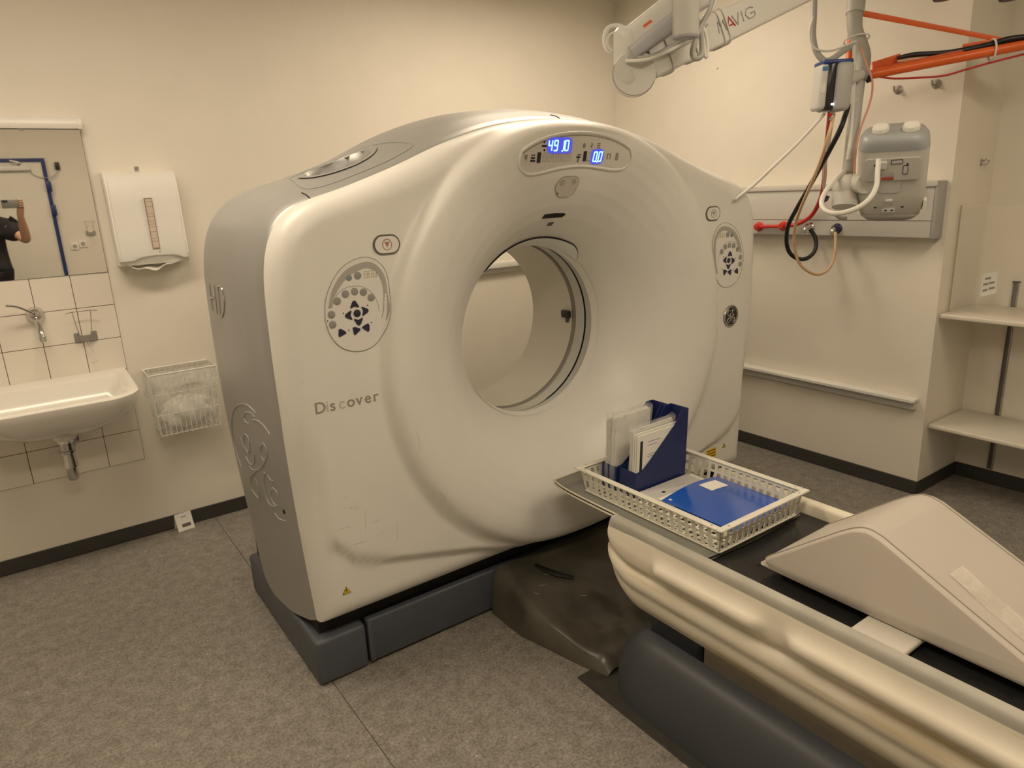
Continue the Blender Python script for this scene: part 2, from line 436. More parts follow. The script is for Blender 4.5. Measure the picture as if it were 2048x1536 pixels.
# ------------------------------------------------------------------ wire bottle holder
def bottle_holder(label, loc, ny):
    # loc: lower middle of the bracket on its wall; ny: direction out of the wall along y
    x, y, z = loc
    t = thing('bottle_holder', loc, label, 'holder')
    q = lambda a, b, d: np.array([x+a, y+ny*d, z+b])
    g = G()
    for s in (-1, 1):
        g.prism(rrect(.024, .042, .004, 2, s*.034, .02), q, 0, .008)
    g.prism(rrect(.05, .026, .004, 2, 0, .014), q, .004, .022)
    P_('bracket', g, STEEL, t)
    for s in (-1, 1):
        P_('screw', G().lathe(q(s*.034, .032, .008), (0, ny, 0), [(.004, 0), (.003, .002), (0, .002)], 8), CHROME, t)
    g = G()
    for s in (-1, 1):
        g.tube([q(s*.022, .02, .018), q(s*.03, .08, .03), q(s*.036, .14, .045)], .0018, 6)
    g.tube([q(-.062, .138, .05), q(-.036, .142, .045), q(0, .141, .042), q(.036, .142, .045), q(.062, .138, .05)], .0018, 6)
    g.tube([q(-.004, .005, .02), q(-.012, -.05, .035), q(-.010, -.088, .05), q(.008, -.096, .052), q(.022, -.086, .05), q(.014, -.05, .035), q(.004, .005, .02)], .0018, 6)
    P_('wire_arms', g, STEEL, t)
bottle_holder('steel wire bottle holder screwed to the tiles right of the tap', (.224, YW-.006, 1.02), -1)

# ------------------------------------------------------------------ sink
t = thing('wash_basin', (.055, YW, .44), 'white ceramic wall basin with a bottle trap below', 'sink')
SX, HW, SD = .055, .305, .47
def sink_ring(hw, y_front, y_back, z, rx, n=10, zback=None):
    # rounded outline seen from above: straight back at the wall, round front corners
    pts = []
    rr = rx
    cs = [(1, 0), (1, 1), (-1, 1), (-1, 0)]
    out = [(SX+hw, y_back)]
    for k in range(n+1):
        a = math.pi/2*k/n; out.append((SX+hw-rr+rr*math.cos(a), y_front+rr-rr*math.sin(a)))
    for k in range(n+1):
        a = math.pi/2*k/n; out.append((SX-hw+rr-rr*math.sin(a), y_front+rr-rr*math.cos(a)))
    out.append((SX-hw, y_back))
    m = 14
    for k in range(1, m): out.append((SX-hw+2*hw*k/m, y_back))
    zb = z if zback is None else zback
    return [np.array([px_, py_, z+(zb-z)*max(0, min(1, (py_-y_front)/(y_back-y_front)))]) for px_, py_ in out]
rings = [sink_ring(.10, YW-.26, YW-.10, .665, .05), sink_ring(.17, YW-.32, YW-.03, .68, .09), sink_ring(.25, YW-.42, YW-.006, .735, .12), sink_ring(.293, YW-.455, YW-.004, .79, .13),
         sink_ring(.303, YW-.468, YW-.004, .822, .13), sink_ring(.305, YW-.470, YW-.004, .834, .13, zback=.862), sink_ring(.298, YW-.462, YW-.006, .842, .125, zback=.872),
         sink_ring(.285, YW-.450, YW-.02, .842, .12, zback=.872), sink_ring(.265, YW-.430, YW-.105, .836, .12, zback=.858), sink_ring(.252, YW-.418, YW-.115, .815, .12), sink_ring(.22, YW-.39, YW-.13, .765, .11), sink_ring(.15, YW-.33, YW-.16, .725, .08), sink_ring(.05, YW-.26, YW-.20, .712, .028)]
n = len(rings[0]); g = G()
vs = [p for r in rings for p in r]; fs = []
for i in range(len(rings)-1):
    for j in range(n):
        k = (j+1) % n; fs.append((i*n+j, i*n+k, (i+1)*n+k, (i+1)*n+j))
fs.append(tuple(range(n))); fs.append(tuple((len(rings)-1)*n+j for j in range(n)))
basin = P_('basin', g.add(vs, fs), CERAM, t, 50)
P_('drain_ring', G().lathe((SX, YW-.235, .713), (0, 0, 1), [(.03, 0), (.03, .004), (.02, .004), (.018, 0)], 20), CHROME, basin)
P_('outlet_boss', G().lathe((SX, YW-.19, .69), (0, 0, -1), [(.05, 0), (.048, .045), (.036, .06), (0, .06)], 24), CERAM, basin)
g = G().lathe((SX, YW-.19, .632), (0, 0, -1), [(.034, 0), (.036, .012), (.026, .016), (.026, .05), (.031, .052), (.031, .062), (.024, .066), (.026, .09), (.030, .128), (.024, .130), (.024, .178), (.018, .190), (0, .192)], 20)
tr = P_('bottle_trap', g, CHROME, t, 40)
P_('waste_pipe', G().tube([(SX, YW-.19, .565), (SX+.02, YW-.12, .575), (SX+.025, YW-.03, .578), (SX+.025, YW-.002, .578)], .016, 14), CHROME, tr)
P_('wall_flange', G().lathe((SX+.025, YW-.001, .578), (0, -1, 0), [(.034, 0), (.032, .008), (.017, .012), (.016, .012)], 20), CHROME, tr)

# ------------------------------------------------------------------ wire waste basket
t = thing('waste_basket', (.575, YW, .53), 'white wire waste basket hung on the wall beside the sink', 'basket')
B0 = (.424, .722); BY = (YW-.012, YW-.185)
def bk(u, v, h):   # u 0..1 across, v 0..1 out of the wall, h 0..1 up; narrows downwards
    s = .90+.10*h
    xc_ = (B0[0]+B0[1])/2; hw = (B0[1]-B0[0])/2*s
    return np.array([xc_+(2*u-1)*hw, BY[0]-(BY[0]-BY[1])*v*s, .54+.305*h])
P_('rim', G().tube([bk(0, 0, 1), bk(1, 0, 1), bk(1, 1, 1), bk(0, 1, 1), bk(0, 0, 1)], .004, 8, smooth=False), WHITE2, t)
g = G()
for k in range(13):
    u = k/12
    g.tube([bk(u, 1, 1), bk(u, 1, 0), bk(u, 0, 0), bk(u, 0, 1)], .0016, 5, smooth=False)
for k in range(1, 6):
    v = k/6
    g.tube([bk(0, v, 1), bk(0, v, 0), bk(1, v, 0), bk(1, v, 1)], .0016, 5, smooth=False)
for h in (.02, .35, .68):
    g.tube([bk(0, 0, h), bk(1, 0, h), bk(1, 1, h), bk(0, 1, h), bk(0, 0, h)], .0016, 5, smooth=False)
P_('wire_mesh', g, WHITE2, t)
bagt = thing('bin_liner', (.575, YW-.1, .55), 'crumpled clear plastic liner in the wire waste basket', 'bag')
def bag(u, v):
    a = u*2*math.pi; ca, sa = math.cos(a), math.sin(a)
    e = .42; x = math.copysign(abs(ca)**e, ca); y = math.copysign(abs(sa)**e, sa)
    h = v
    q = bk(.5+.47*x, .5+.46*y, .04+.80*h)
    j = .010*math.sin(7*a+9*h)+.006*math.sin(13*a-17*h)
    return q+np.array([j*x, -j*y, .012*math.sin(5*a)*h])
P_('liner_body', G().grid(64, 22, bag, True), FILM, bagt, 70)
def cuff(u, v):
    a = u*2*math.pi; ca, sa = math.cos(a), math.sin(a); e = .42
    x = math.copysign(abs(ca)**e, ca); y = math.copysign(abs(sa)**e, sa)
    q = bk(.5+(.53+.05*v)*x, .5+(.54+.06*v)*y, .98-(.22+.18*max(0, -x))*v)
    if q[1] > YW-.012: q[1] = YW-.012
    j = .008*math.sin(9*a+6*v)*v
    return q+np.array([j*x, -abs(j*y), .02*math.sin(4*a+1)*v])
P_('folded_cuff', G().grid(64, 10, cuff, True), FILM, bagt, 70)
def trash(u, v):
    a = u*2*math.pi; r = math.sin(math.pi*v)
    j = 1+.16*math.sin(5*a+8*v)+.1*math.sin(11*a-6*v)
    return np.array([.575+.105*r*math.cos(a)*j, YW-.1+.052*r*math.sin(a)*j, .548+.075*(1-math.cos(math.pi*v))*(1+.1*math.sin(3*a))])
T_('crumpled_towels', G().grid(40, 16, trash, True), PAPER, 'crumpled white paper towels inside the bin liner', 'paper', ang=40)

# ------------------------------------------------------------------ folded card on the floor
t = thing('tent_card', (.48, 3.67, 0), 'small white folded tent card on the floor by the skirting', 'card')
a0, a1 = fl(358, 1066), fl(390, 1055)
a0 = np.array([.443, 3.655, .0008]); a1 = np.array([.523, 3.665, .0008]); off = np.array([-.004, .03, .085]); bk2 = np.array([-.008, .055, 0])
fc = frame(a0, a1-a0, off); hh = np.linalg.norm(off)
P_('front_leaf', G().prism([(0, 0), (.08, 0), (.08, hh), (0, hh)], fc, 0, -.0012), PAPER, t, 0)
P_('rear_leaf', G().add([a0+off+[0, .002, 0], a1+off+[0, .002, 0], a1+bk2, a0+bk2], [(0, 1, 2, 3)]), PAPER, t, 0)
BRP = mat('brown_print', (.14, .10, .08), .6)
P_('printed_box', G().prism(rrect(.042, .017, .001, 1, .045, .026), fc, .0002, .0006), BRP, t, 0)
P_('printed_line', G().prism(rrect(.024, .004, .001, 1, .04, .07), fc, .0002, .0006), BRP, t, 0)
# ------------------------------------------------------------------ CT gantry
XC, ZC = 1.688, 1.04
BR = .352                                    # bore radius
half = [(1.075, .240), (1.088, .48), (1.098, .75), (1.103, 1.0), (1.103, 1.2), (1.096, 1.38), (1.072, 1.485), (1.025, 1.555), (.95, 1.595), (.825, 1.630), (.655, 1.686), (.465, 1.757), (.27, 1.810), (.10, 1.832), (0, 1.835)]
hp = catmull([np.array(p) for p in half], 8)
hp[-1] = np.array([0, 1.835])
OUTL = [(-p[0], p[1]) for p in hp] + [(p[0], p[1]) for p in hp[::-1][1:]]      # left bottom, over the top, right bottom
OA = np.array(OUTL); OB = np.vstack([OA, OA[:1]])
def out_dist(u, z):
    p = np.array([u, z]); a = OB[:-1]; d = OB[1:]-a
    t = np.clip(((p-a)*d).sum(1)/np.maximum((d*d).sum(1), 1e-12), 0, 1)
    return float(np.sqrt((((a+d*t[:, None])-p)**2).sum(1).min()))
_tab = np.array([(.0, 2.262), (.352, 2.262), (.36, 2.235), (.38, 2.195), (.40, 2.161), (.45, 2.096), (.50, 2.046), (.55, 2.007), (.60, 1.978), (.65, 1.957), (.70, 1.945), (.735, 1.942), (.762, 1.946), (.780, 1.956), (.791, 1.969), (.800, 1.982), (.808, 1.988), (3, 1.988)])
_rr = np.linspace(.352, .95, 400); _yy = np.interp(_rr, _tab[:, 0], _tab[:, 1])
_k = np.hanning(11); _k /= _k.sum(); _yp = np.concatenate([2*_yy[0]-_yy[5:0:-1], _yy, np.full(5, _yy[-1])]); _ys = np.convolve(_yp, _k, 'valid')
def prof_y(r): return float(np.interp(r, _rr, _ys))
def sstep(a, b, x):
    t = min(1, max(0, (x-a)/(b-a))); return t*t*(3-2*t)
_fu = [0, .27, .50, .70, .87, .955, 1.015, 1.034, 1.2]; _fz = [.22, .262, .335, .384, .425, .465, .54, .64, 9]
def field_edge(u): return float(np.interp(abs(u), _fu, _fz))
RD = .075
def yf(u, z, edge=True):
    rho = math.hypot(u, z-ZC)
    y = prof_y(max(rho, BR))
    # raised upper field with a soft step down to the flange below it
    side = sstep(1.045, 1.005, abs(u)); low = sstep(-.022, .022, z-field_edge(min(abs(u), 1.012)))
    side = side+(1-side)*sstep(.66, .98, z)
    fld = min(side, low) if z < 1.0 else 1.0
    y += .024*(1-fld)*sstep(.77, .83, rho)
    if edge:
        d = out_dist(u, z)
        if d < RD: y += RD-math.sqrt(max(0, RD*RD-(RD-d)**2))
    return y
def S(u, z, off=0.0):
    e = 1e-3
    n = unit(np.array([(yf(u+e, z)-yf(u-e, z))/(2*e), -1.0, (yf(u, z+e)-yf(u, z-e))/(2*e)]))
    return np.array([XC+u, yf(u, z), z]) + n*off
def hit(x, y):                                 # (u, z) on the front cover seen at a photo point
    yy = 1.97
    for _ in range(12):
        p = onp(x, y, 1, yy); yy = .5*yy+.5*yf(p[0]-XC, p[2])
    return p[0]-XC, p[2]

def cover_mat():
    m = mat('gantry_cover_white', (.80, .785, .735), .36, var=.012)
    nt = m.node_tree; b = prin(m)
    geo = nt.nodes.new('ShaderNodeNewGeometry'); sep = nt.nodes.new('ShaderNodeSeparateXYZ'); nt.links.new(geo.outputs['Position'], sep.inputs[0])
    mp = nt.nodes.new('ShaderNodeMapping'); mp.inputs['Scale'].default_value = (14, 14, 120); nt.links.new(geo.outputs['Position'], mp.inputs['Vector'])
    n = nt.nodes.new('ShaderNodeTexNoise'); n.inputs['Scale'].default_value = 1.0; n.inputs['Detail'].default_value = 5; nt.links.new(mp.outputs[0], n.inputs['Vector'])
    r = nt.nodes.new('ShaderNodeValToRGB'); r.color_ramp.elements[0].position = .64; r.color_ramp.elements[1].position = .72
    r.color_ramp.elements[0].color = (0, 0, 0, 1); r.color_ramp.elements[1].color = (1, 1, 1, 1); nt.links.new(n.outputs['Fac'], r.inputs['Fac'])
    # scuffs sit where trolleys rub: low on the left half
    def rng(sock, a0, a1):
        x = nt.nodes.new('ShaderNodeMapRange'); x.interpolation_type = 'SMOOTHSTEP'; x.inputs[1].default_value = a0; x.inputs[2].default_value = a1; nt.links.new(sock, x.inputs[0]); return x.outputs[0]
    def mul(a, c):
        x = nt.nodes.new('ShaderNodeMath'); x.operation = 'MULTIPLY'; nt.links.new(a, x.inputs[0])
        if isinstance(c, float): x.inputs[1].default_value = c
        else: nt.links.new(c, x.inputs[1])
        return x.outputs[0]
    f = mul(mul(rng(sep.outputs['Z'], .76, .60), rng(sep.outputs['Z'], .42, .52)), mul(rng(sep.outputs['X'], .64, .72), rng(sep.outputs['X'], .98, .76)))
    f = mul(mul(f, r.outputs['Color']), .55)
    mx = nt.nodes.new('ShaderNodeMix'); mx.data_type = 'RGBA'; nt.links.new(f, mx.inputs[0])
    src = b.inputs['Base Color'].links[0].from_socket; nt.links.new(src, mx.inputs[6]); mx.inputs[7].default_value = (.22, .19, .15, 1)
    nt.links.new(mx.outputs[2], b.inputs['Base Color'])
    return m
COVER = cover_mat()
gt = thing('ct_scanner_gantry', (XC, 2.45, 0), 'large white ring-shaped CT scanner with grey sides and dark base', 'scanner')

# front cover: polar sheet from the bore rim to the outline
NT, NR = 300, 92
OC = OA - np.array([0, ZC])
def radius_at(th):
    d = np.array([math.cos(th), math.sin(th)]); best = 9
    P0 = np.vstack([OC, OC[:1]])
    a = P0[:-1]; e = P0[1:]-a
    den = d[0]*e[:, 1]-d[1]*e[:, 0]
    with np.errstate(divide='ignore', invalid='ignore'):
        t = (a[:, 0]*e[:, 1]-a[:, 1]*e[:, 0])/den; s = (a[:, 0]*d[1]-a[:, 1]*d[0])/den
    ok = (np.abs(den) > 1e-12) & (t > 0) & (s >= -1e-9) & (s <= 1+1e-9)
    return float(t[ok].min())
ths = sorted(set([2*math.pi*i/NT for i in range(NT)] + [math.atan2(z-ZC, u) % (2*math.pi) for u, z in (OUTL[0], OUTL[-1])]))
NT = len(ths)
Rt = [radius_at(t_) for t_ in ths]
sr = np.linspace(0, 1, NR); sr = 1-(1-sr)**1.25
vs = []; fs = []
for i, th in enumerate(ths):
    for j in range(NR):
        rho = BR+(Rt[i]-BR)*sr[j]
        u, z = rho*math.cos(th), ZC+rho*math.sin(th)
        vs.append((XC+u, yf(u, z), z))
    u, z = Rt[i]*math.cos(th), ZC+Rt[i]*math.sin(th)
    vs.append((XC+u, max(yf(u, z), 2.05)+.022, z))
    vs.append((XC+u*.985, 2.085, ZC+(z-ZC)*.985))
K = NR+2
for i in range(NT):
    k = (i+1) % NT
    for j in range(K-1): fs.append((i*K+j, k*K+j, k*K+j+1, i*K+j+1))
front = P_('front_cover', G().add(vs, fs), COVER, gt, 60)

# grey shell round the sides and top
ys_ = [2.074, 2.080, 2.092, 2.115, 2.15, 2.22, 2.32, 2.45, 2.58, 2.68, 2.76, 2.82, 2.86, 2.885]
of_ = [-.022, -.008, .002, .010, .016, .030, .044, .050, .048, .034, .008, -.03, -.075, -.14]
_zy = [2.04, 2.15, 2.29, 2.5, 2.62, 2.72, 2.89]; _zz = [.262, .215, .178, .150, .170, .245, .50]
def shell_ring(y, o):
    pts = []; n = len(OUTL)
    zb = float(np.interp(y, _zy, _zz))
    for i, (u, z) in enumerate(OUTL):
        a = OUTL[max(0, i-1)]; b = OUTL[min(n-1, i+1)]
        t = unit(np.array([b[0]-a[0], b[1]-a[1]])); nn = np.array([-t[1], t[0]])
        k = o*(1.0 if o < 0 else min(1, .55+.45*sstep(.25, .95, z)) * (1.0+.40*sstep(1.66, 1.82, z)))
        zz = z
        if z < 1.0: zz = zb+(z-.24)*(1.0-zb)/(1.0-.24)
        pts.append((XC+u+nn[0]*k, y, zz+nn[1]*k))
    return pts
RG = [shell_ring(y, o) for y, o in zip(ys_, of_)]
# finer rings along y for the top recess
ysf = np.concatenate([np.linspace(ys_[i], ys_[i+1], 4 if i < 4 else 7)[:-1] for i in range(len(ys_)-1)]+[np.array([ys_[-1]])])
off_s = np.interp(ysf, ys_, of_)
kk = np.hanning(9); kk /= kk.sum(); pad = np.concatenate([np.full(4, off_s[0]), off_s, np.full(4, off_s[-1])]); sm = np.convolve(pad, kk, 'valid'); sm[:12] = off_s[:12]
rings = [shell_ring(float(y), float(o)) for y, o in zip(ysf, sm)]
n = len(OUTL)
VC = np.array([.958, 2.335]); VA, VB = .118, .098          # fan recess on the left shoulder: centre, half sizes in x and y
def shell_z(x, y):
    i = int(np.clip(np.searchsorted(ysf, y)-1, 0, len(ysf)-2)); f = (y-ysf[i])/(ysf[i+1]-ysf[i])
    r = []
    for q in (rings[i], rings[i+1]):
        a = np.array(q); m_ = (a[:, 2] > 1.45); r.append(np.interp(x, a[m_][:, 0], a[m_][:, 2]))
    return r[0]*(1-f)+r[1]*f
vs = [p for r in rings for p in r]; fs = []
for i in range(len(rings)-1):
    for j in range(n-1):
        q = [rings[i][j], rings[i][j+1], rings[i+1][j+1], rings[i+1][j]]
        c_ = np.mean(np.array(q), 0)
        if c_[2] > 1.45 and ((c_[0]-VC[0])/VA)**2+((c_[1]-VC[1])/VB)**2 < 1.0: continue
        fs.append((i*n+j, i*n+j+1, (i+1)*n+j+1, (i+1)*n+j))
shell = P_('outer_shell', G().add(vs, fs), GREY, gt, 60)
# back closing plate with the bore cut out
vs = []; fs = []
lastr = np.array(rings[-1])
angs = [2*math.pi*i/120 for i in range(120)]
def back_r(th):
    d = np.array([math.cos(th), math.sin(th)])
    P0 = np.vstack([lastr[:, [0, 2]]-[XC, ZC], (lastr[:1, [0, 2]]-[XC, ZC])]); a = P0[:-1]; e = P0[1:]-a
    den = d[0]*e[:, 1]-d[1]*e[:, 0]
    with np.errstate(divide='ignore', invalid='ignore'):
        t_ = (a[:, 0]*e[:, 1]-a[:, 1]*e[:, 0])/den; s_ = (a[:, 0]*d[1]-a[:, 1]*d[0])/den
    ok = (np.abs(den) > 1e-12) & (t_ > 0) & (s_ >= -1e-9) & (s_ <= 1+1e-9); return float(t_[ok].min())
for th in angs:
    R_ = back_r(th); r0 = min(.47, R_-.01)
    for rr_, yy_ in ((BR, 2.72), (BR+.02, 2.75), (BR+.06, 2.80), (r0, 2.86), (R_*.999, 2.884)):
        vs.append((XC+rr_*math.cos(th), yy_, ZC+rr_*math.sin(th)))
for i in range(120):
    k = (i+1) % 120
    for j in range(4): fs.append((i*5+j, k*5+j, k*5+j+1, i*5+j+1))
P_('rear_cover', G().add(vs, fs), COVER, gt, 40)
# shell seams: grooves across the rolled front edge
for u in (-.93, .035, .93):
    a = [(XC+u, y, shell_z(XC+u, y)+.0006) for y in (2.076, 2.083, 2.095, 2.12, 2.15)]
    P_('shell_seam', G().tube(a, .0022, 6), DGAP, shell)
# fan recess
rim = [(VC[0]+VA*1.06*math.cos(a), VC[1]+VB*1.09*math.sin(a)) for a in [2*math.pi*i/64 for i in range(64)]]
g = G()
def recess(u, v):
    a = 2*math.pi*u
    prof_ = [(1.16, .004), (1.06, .006), (.97, -.002), (.93, -.03), (.90, -.075), (.86, -.095)]
    k, h = prof_[int(round(v*(len(prof_)-1)))]
    x, y = VC[0]+VA*k*math.cos(a), VC[1]+VB*k*math.sin(a)
    if h > -.01: z = shell_z(x, y)+h
    else: z = shell_z(VC[0]+VA*.95*math.cos(a), VC[1]+VB*.95*math.sin(a))+h
    return np.array([x, y, z])
rec = P_('fan_recess', g.grid(72, 6, recess, True), GREY, gt, 50)
zf = shell_z(VC[0], VC[1])
gx = (shell_z(VC[0]+.1, VC[1])-shell_z(VC[0]-.1, VC[1]))/.2
P_('fan_floor', G().prism(ell(VA*.90, VB*.93, 48), lambda a, b, d: np.array([VC[0]+a, VC[1]+b, zf+gx*a-.09+d]), -.004, 0), SLATE, rec, 30)
g = G()
for k in range(9):
    a = math.pi*k/9
    d_ = np.array([math.cos(a)*VA*.85, math.sin(a)*VB*.85])
    g.tube([(VC[0]-d_[0], VC[1]-d_[1], zf-gx*d_[0]-.082), (VC[0]+d_[0], VC[1]+d_[1], zf+gx*d_[0]-.082)], .0035, 6, smooth=False)
for k in (.35, .6, .85):
    g.tube([(VC[0]+VA*k*math.cos(a), VC[1]+VB*k*math.sin(a), zf+gx*VA*k*math.cos(a)-.082) for a in [2*math.pi*i/36 for i in range(37)]], .0035, 6, smooth=False)
P_('fan_grille', g, STEEL, rec)
# outline groove of the access panel round the recess
g = G()
pp = [(.815, 2.36), (.80, 2.24), (.83, 2.175), (.98, 2.158), (1.12, 2.16), (1.185, 2.185), (1.18, 2.26), (1.14, 2.42), (1.08, 2.54), (.95, 2.57), (.85, 2.52), (.815, 2.36)]
g.tube([(x, y, shell_z(x, y)+.0008) for x, y in [tuple(q) for q in catmull([np.array((p[0]*.972, 2.335+(p[1]-2.40)*.82)) for p in pp], 8)]], .0016, 5, smooth=False)
P_('access_panel_seam', g, mat('seam_grey', (.28, .28, .27), .6), shell)

# bore liner: rings inside the tunnel
def ring_band(y0, y1, r0, r1, seg=96):
    return G().grid(seg, 2, lambda u, v: np.array([XC+(r0+(r1-r0)*v)*math.cos(2*math.pi*u), y0+(y1-y0)*v, ZC+(r0+(r1-r0)*v)*math.sin(2*math.pi*u)]), True)
lin_ = P_('bore_liner', ring_band(2.43, 2.722, BR-.001, BR), mat('bore_liner_cream', (.66, .63, .56), .35), gt, 30)
P_('rim_ring', G().grid(96, 5, lambda u, v: np.array([XC+(BR-.004+.006*math.cos(math.pi*v))*math.cos(2*math.pi*u), 2.252+.036*v, ZC+(BR-.004+.006*math.cos(math.pi*v))*math.sin(2*math.pi*u)]), True), COVER, gt, 60)
P_('scan_window_ring', ring_band(2.286, 2.336, BR+.002, BR+.002), mat('ring_grey', (.52, .53, .51), .3), gt, 30)
P_('scan_slit', ring_band(2.336, 2.347, BR+.006, BR+.006), BLACK, gt, 30)
P_('scan_window_ring', ring_band(2.347, 2.405, BR+.002, BR+.002), mat('ring_grey_light', (.56, .57, .54), .25), gt, 30)
g = ring_band(2.405, 2.409, BR+.002, BR-.003).merge(ring_band(2.409, 2.423, BR-.003, BR-.003)).merge(ring_band(2.423, 2.43, BR-.003, BR-.001))
P_('liner_edge', g, mat('ring_dark', (.22, .20, .17), .4), gt, 40)
sx, sy, sz = XC+BR-.006, 2.455, ZC-.012
sn = P_('bore_sensor', G().rbox(sx-.012, sx+.004, sy-.022, sy+.035, sz-.004, sz+.030, .005, 2), BLACK, gt)
P_('sensor_plug', G().rbox(sx-.006, sx+.004, sy-.006, sy+.012, sz-.026, sz-.004, .003, 1), SLATE, sn)

# crescent trim above the bore
top = []
for i in range(41):
    th = math.radians(131-81*i/40); e = min(1, min(i, 40-i)/7); r_t = .357+.022*math.sin(math.pi/2*e)
    top.append((r_t*math.cos(th), ZC+r_t*math.sin(th)))
# lower edge follows the bore rim, closing on the upper arc at both ends
th0, th1 = math.atan2(top[0][1]-ZC, top[0][0]), math.atan2(top[-1][1]-ZC, top[-1][0])
g = G(); nT = len(top); vsC = []; fC = []
for i, (u, z) in enumerate(top):
    th = th0+(th1-th0)*i/(nT-1)
    r_in = BR+.002
    ub, zb_ = r_in*math.cos(th), ZC+r_in*math.sin(th)
    if math.hypot(u, z-ZC) < r_in: ub, zb_ = u, z
    for k in range(5):
        f = k/4; uu = u+(ub-u)*f; zz_ = z+(zb_-z)*f
        vsC.append(S(uu, zz_, .0035))
for i in range(nT-1):
    for k in range(4): fC.append((i*5+k, (i+1)*5+k, (i+1)*5+k+1, i*5+k+1))
P_('bore_trim', g.add(vsC, fC), mat('trim_grey', (.86, .88, .85), .25), gt, 50)
P_('trim_gap', G().tube([S(u, z, .002) for u, z in top], [.0042]*(nT-14)+[.0038-.0002*k_ for k_ in range(14)], 6, smooth=False), DGAP, gt)

# ---- things on the front cover
def tan_frame(u, z, off=.001):
    o = S(u, z, off); ux = unit(S(u+.01, z)-S(u-.01, z)); uy = unit(S(u, z+.01)-S(u, z-.01)); uy = unit(uy-ux*np.dot(ux, uy)); return frame(o, ux, uy)
def on_surf(u0, z0): return lambda a, b, d=0.0: S(u0+a, z0+b, d)
# display band, concentric with the bore
def disp_pt(a, r): return (r*math.sin(a-.016), ZC+r*math.cos(a-.016))
dband = []
A_, R0_, R1_ = .345, .630, .738
for k in range(25): dband.append(disp_pt(-A_+2*A_*k/24, R1_-.012*abs(-1+k/12)**4))
for k in range(1, 8): 
    f = k/8; dband.append(disp_pt(A_+.035*math.sin(math.pi*f), R1_-.012+(R0_+.020-R1_+.012)*f))
for k in range(25): dband.append(disp_pt(A_-2*A_*k/24, R0_+.020*abs(-1+k/12)**6))
for k in range(1, 8):
    f = k/8; dband.append(disp_pt(-A_-.035*math.sin(math.pi*f), R0_+.020+(R1_-.012-R0_-.020)*f))
cgu, cgz = 0.0, ZC+.67
g = G(); ns = 6; nb = len(dband)
vsD = []
for k in range(ns+1):
    for (u, z) in dband:
        f = k/ns; rr_ = math.hypot(u, z-ZC); th_ = math.atan2(u, z-ZC)+.016
        uu, zz_ = disp_pt(th_*(1-f), rr_+(.67-rr_)*f); vsD.append(S(uu, zz_, .0012))
fD = []
for k in range(ns):
    for i in range(nb):
        j = (i+1) % nb; fD.append((k*nb+i, k*nb+j, (k+1)*nb+j, (k+1)*nb+i))
dp = P_('display_panel', g.add(vsD, fD), mat('display_plate', (.70, .67, .61), .22), gt, 60)
P_('display_bezel', G().tube([S(u, z, .001) for u, z in dband+dband[:1]], .0055, 8, smooth=False), COVER, dp)
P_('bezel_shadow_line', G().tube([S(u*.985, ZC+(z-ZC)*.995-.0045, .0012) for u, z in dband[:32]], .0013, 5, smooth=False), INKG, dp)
SEG = {'0': 'abcdef', '1': 'bc', '4': 'fgbc', '9': 'abcdfg', '8': 'abcdefg'}
def digit(ch, fn, x, y, w, h, t, d0=.0008, d1=.0014):
    g = G(); sl = .12*h
    def q(a, b): return (x+a+sl*(b/h), y+b)
    segs = {'a': ((0, h), (w, h)), 'b': ((w, h), (w, h/2)), 'c': ((w, h/2), (w, 0)), 'd': ((0, 0), (w, 0)), 'e': ((0, 0), (0, h/2)), 'f': ((0, h/2), (0, h)), 'g': ((0, h/2), (w, h/2))}
    for s_ in SEG[ch]:
        (a0, b0), (a1, b1) = segs[s_]
        if a0 == a1: p4 = [(a0-t/2, b0), (a0+t/2, b0), (a0+t/2, b1), (a0-t/2, b1)]
        else: p4 = [(a0, b0-t/2), (a1, b0-t/2), (a1, b0+t/2), (a0, b0+t/2)]
        g.prism([q(a, b) for a, b in p4], fn, d0, d1)
    return g
def dframe(px0, py0): 
    u, z = hit(px0, py0); return tan_frame(u, z, .0016)
f1 = dframe(1117, 291)
g = G()
for ch, x in (('4', -.046), ('9', -.022), ('1', .006), ('0', .026)): g.merge(digit(ch, f1, x, -.016, .0145, .032, .0040))
g.prism(ell(.003, .003, 8, .0155, -.018), f1, .0008, .0014)
P_('lit_digits', g, LED, dp, 0, label='bright blue lit digits 491.0')
P_('digit_glow', G().prism(rrect(.112, .052, .018, 5, .004, 0), f1, .0001, .0005), LEDB, dp, 0)
f2 = dframe(1193, 313)
g = G()
for ch, x in (('0', -.017), ('0', .006)): g.merge(digit(ch, f2, x, -.016, .0135, .032, .0040))
g.prism(ell(.0028, .0028, 8, .0015, -.018), f2, .0008, .0014)
P_('lit_digits', g, LED, dp, 0, label='bright blue lit digits 0.0')
P_('digit_glow', G().prism(rrect(.062, .052, .018, 5, 0, 0), f2, .0001, .0005), LEDB, dp, 0)
f3 = dframe(1113, 314)
g = G()
for k in range(6): g.merge(digit('8', f3, -.062+k*.0225, -.014, .013, .028, .0022))
P_('unlit_digits', g, LCDG, dp, 0)
f4 = dframe(1177, 313)
P_('unlit_digits', digit('8', f4, -.006, -.014, .012, .028, .0022), LCDG, dp, 0)
ICM = INK
def icon(px0, py0, polys):
    fi = dframe(px0, py0); g = G()
    for pl in polys: g.prism(pl, fi, .0004, .0012)
    P_('status_icon', g, ICM, dp, 0)
icon(1077, 315, [rrect(.016, .034, .001, 1)]); icon(1169, 312, [rrect(.015, .034, .001, 1)])
icon(1088, 292, [rrect(.022, .006, .002, 2), ell(.0035, .004, 10, 0, .013), ell(.0035, .004, 10, 0, -.013)])
